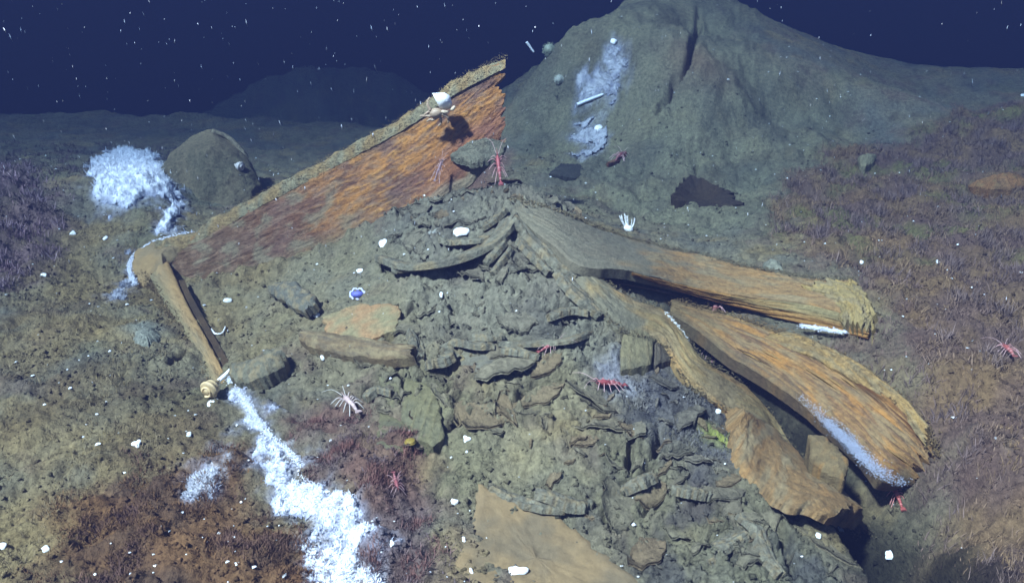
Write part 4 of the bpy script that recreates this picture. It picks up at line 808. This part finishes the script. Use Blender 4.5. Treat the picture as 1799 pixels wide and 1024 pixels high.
shrimp((986, 602), (940, 620), 'red shrimp at the end of the crossing layers on the mound', seed=1)
shrimp((1040, 676), (1108, 676), 'red shrimp facing left below the upright board stub', seed=2)
shrimp((1262, 520), (1250, 566), 'red shrimp on the gap between the two right timbers', seed=3, col=(.22,.06,.055))
shrimp((1250, 598), (1250, 628), 'pink shrimp with pale legs inside the dark channel', seed=4, col=(.34,.14,.15), scale=.07)
shrimp((874, 275), (880, 325), 'red shrimp with spread legs on the very top of the mound', at=(2.42, 2.36), seed=5, col=(.26,.06,.06))
shrimp((596, 690), (640, 735), 'pale pink white shrimp at the edge of the purple turf', seed=6, col=(.42,.30,.27), pale=(.62, .60, .54), scale=.078)
shrimp((700, 862), (690, 826), 'dull red shrimp half hidden in purple turf above the mat', seed=7, col=(.22,.06,.06))
shrimp((1562, 846), (1590, 900), 'large red shrimp beside the smoky white film at the channel end', seed=8, col=(.32,.07,.055), pale=(.8, .35, .3))
shrimp((1760, 606), (1786, 630), 'red shrimp in the turf at the right edge', seed=9, col=(.30,.08,.065))
shrimp((1378, 612), (1372, 648), 'faint dull pink shrimp on the orange timber grain', seed=10, col=(.22,.13,.10), pale=(.55, .38, .3))
shrimp((775, 285), (765, 318), 'dull pink shrimp on the plum lower part of the plank', at=(2.58, 2.55), seed=11, col=(.22,.13,.13), pale=(.6, .45, .45))
shrimp((1096, 270), (1078, 284), 'small dark red shrimp on the back mound', seed=12, col=(.20,.06,.06))

def white_shell(px, py, size, label, shape='round', col=(.86, .86, .84), lift=.004, at=None, seed=1, name='white_shell', ang=0.0, asp=1.0):
    p = G(px, py, lift) if at is None else np.array(at); rng = np.random.default_rng(seed)
    nt, nr = 20, 7; a = np.arange(nt) * 2 * np.pi / nt
    rr = 1 + .22 * fbm(np.cos(a) * 1.5 + seed * 3.7, np.sin(a) * 1.5, 3, seed) * 2
    if shape == 'tri': rr = rr * (1 + .22 * np.cos(3 * a + seed))
    r = np.linspace(0, 1, nr); x = r[:, None] * (rr * np.cos(a))[None] * asp; y = r[:, None] * (rr * np.sin(a))[None]
    z = .45 * (1 - r[:, None] ** 2) + .03 * np.sin(9 * a)[None] * r[:, None]
    ca, sa = math.cos(ang), math.sin(ang)
    V = np.stack([x * ca - y * sa, x * sa + y * ca, z], -1) * size
    # tilt the dome towards the viewer
    tl = math.radians(35); V = np.stack([V[..., 0], V[..., 1] * math.cos(tl) - V[..., 2] * math.sin(tl), V[..., 1] * math.sin(tl) + V[..., 2] * math.cos(tl)], -1)
    V = np.concatenate([V, V[-1:] * 1.0 - np.array([0, 0, size * .25]) * np.ones((1, nt, 1))]) + p; n2 = nr + 1
    i = np.arange(n2 - 1)[:, None] * nt; j = np.arange(nt)[None]; k = (j + 1) % nt
    Q = np.stack([i + j, i + nt + j, i + nt + k, i + k], -1).reshape(-1, 4)
    mb = MB(); mb.add(V.reshape(-1, 3), Q, C=col); return tag(mb.build(name, M_SHELL), label, 'shell', 'white shells on the bottom')
for i, a in enumerate([
 (674, 427, .0135, 'round bright white shell under the plank', 'round', 1.0, 0), (810, 406, .0125, 'oblong bright white shell in the grey layers', 'round', 1.7, .15),
 (775, 517, .008, 'small upright white shell below the curved grey layers', 'round', .6, 0), (632, 475, .006, 'small white shell lying left of the lowest split strip', 'round', 1.6, .2),
 (1565, 974, .0105, 'bright white shell at the black hole in the lower right', 'round', 1.1, 0), (1438, 940, .0055, 'white shell chip right of the lifted bark slab end', 'round', 1, 0),
 (1478, 928, .006, 'white shell chip under the lifted bark slab end', 'round', 1.3, 0), (1262, 722, .006, 'white shell chip at the top corner of the bark slab', 'round', 1.1, .3),
 (1281, 745, .006, 'oval white shell chip on the left rim of the bark slab', 'round', 1.5, .3), (240, 778, .007, 'white shell chip on the brown left slope', 'tri', 1.3, .2),
 (332, 762, .0055, 'white shell chip above the small white bacterial patch', 'round', 1, 0), (798, 881, .007, 'white shell chip left of the tan slab tip', 'tri', 1, 0),
 (932, 887, .005, 'white shell chip on the upper rim of the tan slab', 'round', 1, 0), (128, 409, .008, 'white triangular shell chip on the far left silt', 'tri', 1.1, 0),
 (185, 418, .006, 'white oval shell chip left of the plank corner', 'round', 1.6, .7), (76, 483, .007, 'white shell chip below the lilac turf hummock', 'round', 1.4, .3),
 (80, 963, .006, 'white shell chip near the bottom left corner', 'round', 1.2, .2), (4, 958, .006, 'white shell chip at the very left edge', 'round', 1.2, .2),
 (688, 954, .006, 'white upright shell chip in the purple turf', 'tri', .7, 0), (400, 527, .007, 'white shell chip pair under the plank foot', 'round', 1.8, 0),
 (495, 505, .006, 'white shell chip at the tip of the curled bark', 'round', 1, .3), (249, 461, .006, 'white shell chip on top of the plank corner', 'round', 1.1, 0),
 (567, 626, .008, 'white shell chip below the spindle log', 'round', .8, 0), (556, 553, .006, 'white shell chip above the spindle log tip', 'round', 1.5, 0),
 (820, 770, .006, 'white shell chip in the pale blotch above the tan slab', 'tri', 1.2, 0), (1358, 548, .005, 'white shell chip on the silt under the split board edge', 'round', 1, 0),
 (1078, 72, .013, 'white shell at the top of the streaked bacterial mat', 'round', 1.1, 0), (1052, 225, .016, 'white lump below the streaked bacterial mat', 'round', 1.3, .2),
 (994, 292, .008, 'white shell chip on the long dark slab', 'round', 1.5, .5), (1514, 460, .006, 'white shell chip on the silt above the broken board end', 'round', 1, 0),
 (1648, 460, .006, 'white shell chip on the right bank', 'round', 1, 0), (908, 1003, .010, 'white shell cluster at the lower left of the tan slab', 'tri', 1.8, .2),
 (828, 1003, .006, 'white sliver shell left of the shell cluster at the bottom', 'round', .5, .4), (815, 947, .006, 'white sliver shell left rim of the tan slab', 'round', .5, .3),
 (1798, 168, .012, 'white shell at the far right edge high up', 'round', 1, 0),
]):
    white_shell(a[0], a[1], a[2], a[3], a[4], seed=1000 + i, asp=a[5], ang=a[6], col=((.86, .86, .84), (.66, .66, .62), (.76, .75, .72))[0 if i < 5 or i > 25 else i % 3])

def blue_shell():
    p = G(628, 517, .008); root = empty('blue_shell', p); bpy.context.view_layer.update(); tag(root, 'small blue ringed shell on the smooth silt under the plank', 'shell')
    a = np.linspace(0, 2 * np.pi, 25); pts = p + np.stack([.019 * np.cos(a), .012 * np.sin(a) * .8, .012 * np.sin(a) + .003 * np.sin(7 * a)], 1)
    tube(pts, .0028, 6, (.55, .56, .80)).build('rim', M_SHELL, root)
    pts = p + np.stack([.016 * np.linspace(-1, 1, 9), 0 * np.linspace(-1, 1, 9), 0 * np.linspace(-1, 1, 9)], 1); tube(pts, .009 * np.sqrt(1.02 - np.linspace(-1, 1, 9) ** 2), 12, (.12, .13, .42)).build('body', M_SHELL, root)
blue_shell()
def yellow_sponge():
    p = G(721, 776, .005); u = np.linspace(.03, np.pi - .03, 14); rr = np.sin(u) * .012 * (1 + .12 * np.sin(u * 9)); mb = MB()
    tube(np.stack([0 * u, 0 * u, -np.cos(u) * .006], 1) + p, rr, 16, alb(140, 126, 62), mb, up=(0, 1, 0)); tag(mb.build('yellow_sponge', M_FLESH), 'small yellow round sponge on the low dark slab', 'sponge')
yellow_sponge()

def snail(px, py, size, label, ang, white_foot=True, at=None, col=(.50, .36, .18)):
    p = G(px, py, size * .45) if at is None else np.array(at); root = empty('sea_snail', p); bpy.context.view_layer.update(); tag(root, label, 'snail')
    T = frame(p, ang); u = np.linspace(0, 1, 44); wh = np.sin(u ** .7 * 2 * np.pi * 3.6)
    r = size * (.05 + .56 * np.sin(np.pi * np.clip(u * .62 + .40, 0, 1)) ** 1.1) * (1 + .07 * wh) * np.clip(u * 9, .35, 1)
    c = T(np.stack([size * (-.55 + 1.45 * u), 0 * u, size * (.25 + .15 * u)], 1)); cc = np.array(col) * (1 + .28 * wh)[:, None] * np.ones(3)
    tube(c, r, 18, np.clip(cc, .02, .8)).build('shell', M_SHELL, root)
    a = np.linspace(0, 5.2, 18); tube(T(np.stack([size * (-.52 - .04 * np.cos(a)), size * .30 * np.cos(a), size * (.25 + .34 * np.sin(a))], 1)), size * .07, 7, np.array(col) * 1.5).build('lip', M_SHELL, root)
    if white_foot:
        u = np.linspace(-1, 1, 11); pts = T(np.stack([size * (-.65 + .45 * u), size * (-.5 - .15 * u ** 2), -size * .35 + .0 * u], 1)); tube(pts, size * .30 * np.sqrt(1.05 - u ** 2), 12, (.84, .85, .88), flat=.5).build('foot', M_FLESH, root)
snail(372, 688, .035, 'tan whelk with white foot at the lower end of the short tan board', math.radians(70))
snail(422, 296, .030, 'pale grey snail on the arched back plate', math.radians(150), False, at=P(421, 296, 3.34), col=(.5, .46, .42))

def curved_plate():
    root = empty('curved_plate', P(372, 360, 3.3)); bpy.context.view_layer.update(); tag(root, 'arched silt covered plate with a pale rim standing behind the long plank', 'plate')
    A = [P(283, 322, 3.42), P(292, 285, 3.48), P(312, 256, 3.52), P(345, 236, 3.55), P(375, 228, 3.55), P(404, 240, 3.55), P(430, 268, 3.52), P(447, 302, 3.48), P(457, 345, 3.4)]
    B = [P(284, 345, 3.36), P(300, 362, 3.28), P(325, 372, 3.22), P(350, 376, 3.18), P(378, 378, 3.18), P(402, 374, 3.18), P(425, 368, 3.2), P(441, 362, 3.24), P(456, 356, 3.34)]
    def cf(U, V, S, g, lm):
        c = mixc(np.broadcast_to(alb(112, 108, 94), U.shape + (3,)), alb(96, 96, 84), sstep(-.3, .3, fbm(S[..., 0] * 9, S[..., 2] * 9, 4, 953))); return mixc(c, alb(126, 120, 104), .7 * sstep(.35, .0, V))
    ruled('plate', A, B, .03, cf, root, 110, 60, .004, (12, 30), .05, (.0, .0), .02, 954, M_MUD, .012)
    tube(resample(np.array(A[4:]), 40) + np.array([0, -.02, 0]), .010, 8, alb(134, 132, 122)).build('rim', M_MUD, root)
curved_plate()

def crab():
    c = P(776, 186, 2.625); root = empty('crab', c); bpy.context.view_layer.update(); tag(root, 'pale crab carrying a big bright white shell on the plank', 'crab')
    S = lambda px, py, d=0.0: P(px, py, 2.625 - d)
    # white shell: faceted dome
    out = [(759, 164), (781, 163), (790, 168), (794, 180), (792, 188), (780, 192), (772, 190), (769, 183)]; mb = MB(); n = len(out)
    E = np.array([S(a, b, .01) for a, b in out]); cc = E.mean(0); rings = []
    for f, d in ((1, -.02), (1, 0), (.8, .014), (.45, .022)): rings.append(cc + (E - cc) * f + np.array([0, -d, d * .4]))
    V = np.concatenate(rings + [[cc + np.array([0, -.025, .01])]]); i = np.arange(3)[:, None] * n; j = np.arange(n)[None]; k = (j + 1) % n
    mb.add(V, np.stack([i + j, i + k, i + n + k, i + n + j], -1).reshape(-1, 4), np.stack([3 * n + np.arange(n), 3 * n + (np.arange(n) + 1) % n, np.full(n, 4 * n)], -1), (.92, .92, .90)); mb.build('carried_shell', M_SHELL, root)
    u = np.linspace(-1, 1, 9); pts = np.stack([S(766 + 12 * q, 199 - 2 * q, .012) for q in u]); tube(pts, .015 * np.sqrt(1.04 - u ** 2), 12, alb(170, 156, 146)).build('carapace', M_FLESH, root)
    for q in ([(764, 199), (756, 196), (748, 200), (744, 205)], [(764, 203), (755, 204), (746, 204), (738, 204)], [(768, 206), (760, 211), (755, 210), (750, 214)], [(757, 195), (752, 186), (751, 178), (755, 172)], [(776, 200), (784, 204), (788, 210), (787, 216)], [(772, 203), (775, 212), (774, 218), (770, 222)]):
        pts = resample(np.array([S(a, b, .014) for a, b in q]), 10); tube(pts, np.linspace(.006, .0025, 10), 6, alb(176, 160, 148)).build('leg', M_FLESH, root)
    for q in ([(775, 196), (784, 197), (788, 195)], [(792, 194), (797, 190), (799, 186)]):
        pts = resample(np.array([S(a, b, .018) for a, b in q]), 8); tube(pts, np.array([.003, .005, .006, .006, .0055, .005, .004, .002]), 7, alb(210, 200, 190)).build('claw', M_FLESH, root)
crab()

def urchin(px, py, r, label, col, at=None):
    p = G(px, py, r * .7) if at is None else P(px, py, at); root = empty('sea_urchin', p); bpy.context.view_layer.update(); tag(root, label, 'urchin', 'pale urchins on the back mound')
    th = np.linspace(.02, np.pi - .02, 12); pts = np.stack([0 * th, 0 * th, -np.cos(th)], 1) * r * .8 + p; tube(pts, np.sin(th) * r * .8, 16, np.array(col) * .9, up=(0, 1, 0)).build('body', M_FLESH, root)
    rng = np.random.default_rng(int(px)); mb = MB(); d = rng.normal(size=(260, 3)); d /= np.linalg.norm(d, axis=1)[:, None]
    for v in d: tube(np.stack([p + v * r * .7, p + v * r * rng.uniform(.95, 1.15)]), np.array([r * .03, r * .01]), 4, col, mb)
    mb.build('spines', M_FLESH, root)['kind'] = 'stuff'
urchin(965, 88, .034, 'larger pale olive urchin on the left skyline of the back mound', (.30, .32, .22))
urchin(982, 140, .024, 'smaller whitish urchin below the larger one on the back mound', (.44, .45, .36))

def anemone():
    p = G(1104, 402, .006); root = empty('sea_anemone', p); bpy.context.view_layer.update(); tag(root, 'white sea anemone with fine upright tentacles behind the tan board', 'anemone')
    u = np.linspace(-1, 1, 9); tube(p + np.stack([.014 * u, 0 * u, -.008 * u], 1), .011 * np.sqrt(1.03 - u ** 2), 10, (.84, .84, .82)).build('body', M_FLESH, root)
    rng = np.random.default_rng(4)
    for i in range(16):
        a = rng.uniform(-1, 1); l = rng.uniform(.025, .042); b = p + np.array([.012 * a - .003, 0, .004 - .006 * a]); tip = b + np.array([a * .016 - .004, rng.uniform(-.01, .012), l])
        tube(resample(np.array([b, (b + tip) / 2 + np.array([a * .004, 0, .002]), tip]), 6), np.linspace(.0016, .0007, 6), 5, (.8, .8, .78)).build('tentacle', M_FLESH, root)
anemone()

def stick(name, q, rad, col, label, cat, m=None):
    pts = resample(np.array(q), 16); return tag(tube(pts, rad * np.linspace(1, .7, 16), 8, col).build(name, m or M_SHELL), label, cat)
stick('white_tube', [P(384, 669, 1.84), P(396, 658, 1.85), P(409, 645, 1.86)], .0055, (.82, .8, .8), 'short white worm tube leaning on the board edge', 'tube')
stick('white_twig', [P(925, 74, 3.9), P(932, 84, 3.9), P(938, 92, 3.9)], .006, (.75, .78, .8), 'thin white twig on the skyline beside the larger urchin', 'twig')
stick('white_twig', [G(1014, 184, .012), G(1036, 175, .016), G(1060, 166, .012)], .0085, (.72, .76, .82), 'white straight rod at the foot of the streaked bacterial mat', 'rod')
stick('curved_worm', [G(371, 578, .005), G(378, 586, .006), G(390, 585, .006), G(396, 574, .005)], .0028, (.82, .8, .74), 'thin white curved worm by the short tan board', 'worm')
tag(flecks('white_thread', resample(np.array([G(402, 664, .004), G(425, 696, .004), G(450, 735, .004), G(480, 772, .004), G(520, 806, .004), G(540, 850, .004)]), 260), 3600, (.0045, .0045, .0018), .0005, .0020, (.82, .83, .88), None, 12), 'white bacterial thread leading from the tube to the long white mat', 'thread')
def far_slab():
    c = G(195, 198); pts = [c + np.array([dx, dy, 0]) for dx, dy in ((-.16, -.05), (-.05, -.10), (.10, -.09), (.17, -.03), (.15, .12), (.02, .2), (-.12, .1))]
    o = patch('far_slab', pts, lambda x, y, n: mixc(np.broadcast_to(np.array([.34, .50, .54]), x.shape + (3,)), np.array([.42, .5, .56]), sstep(-.2, .2, n)), .08, .2, 14, 80, None, 990, .02, .02, .05, m=M_MAT)
    tag(o, 'distant teal white mat covered ledge at the upper left in the gloom', 'ledge')
far_slab()
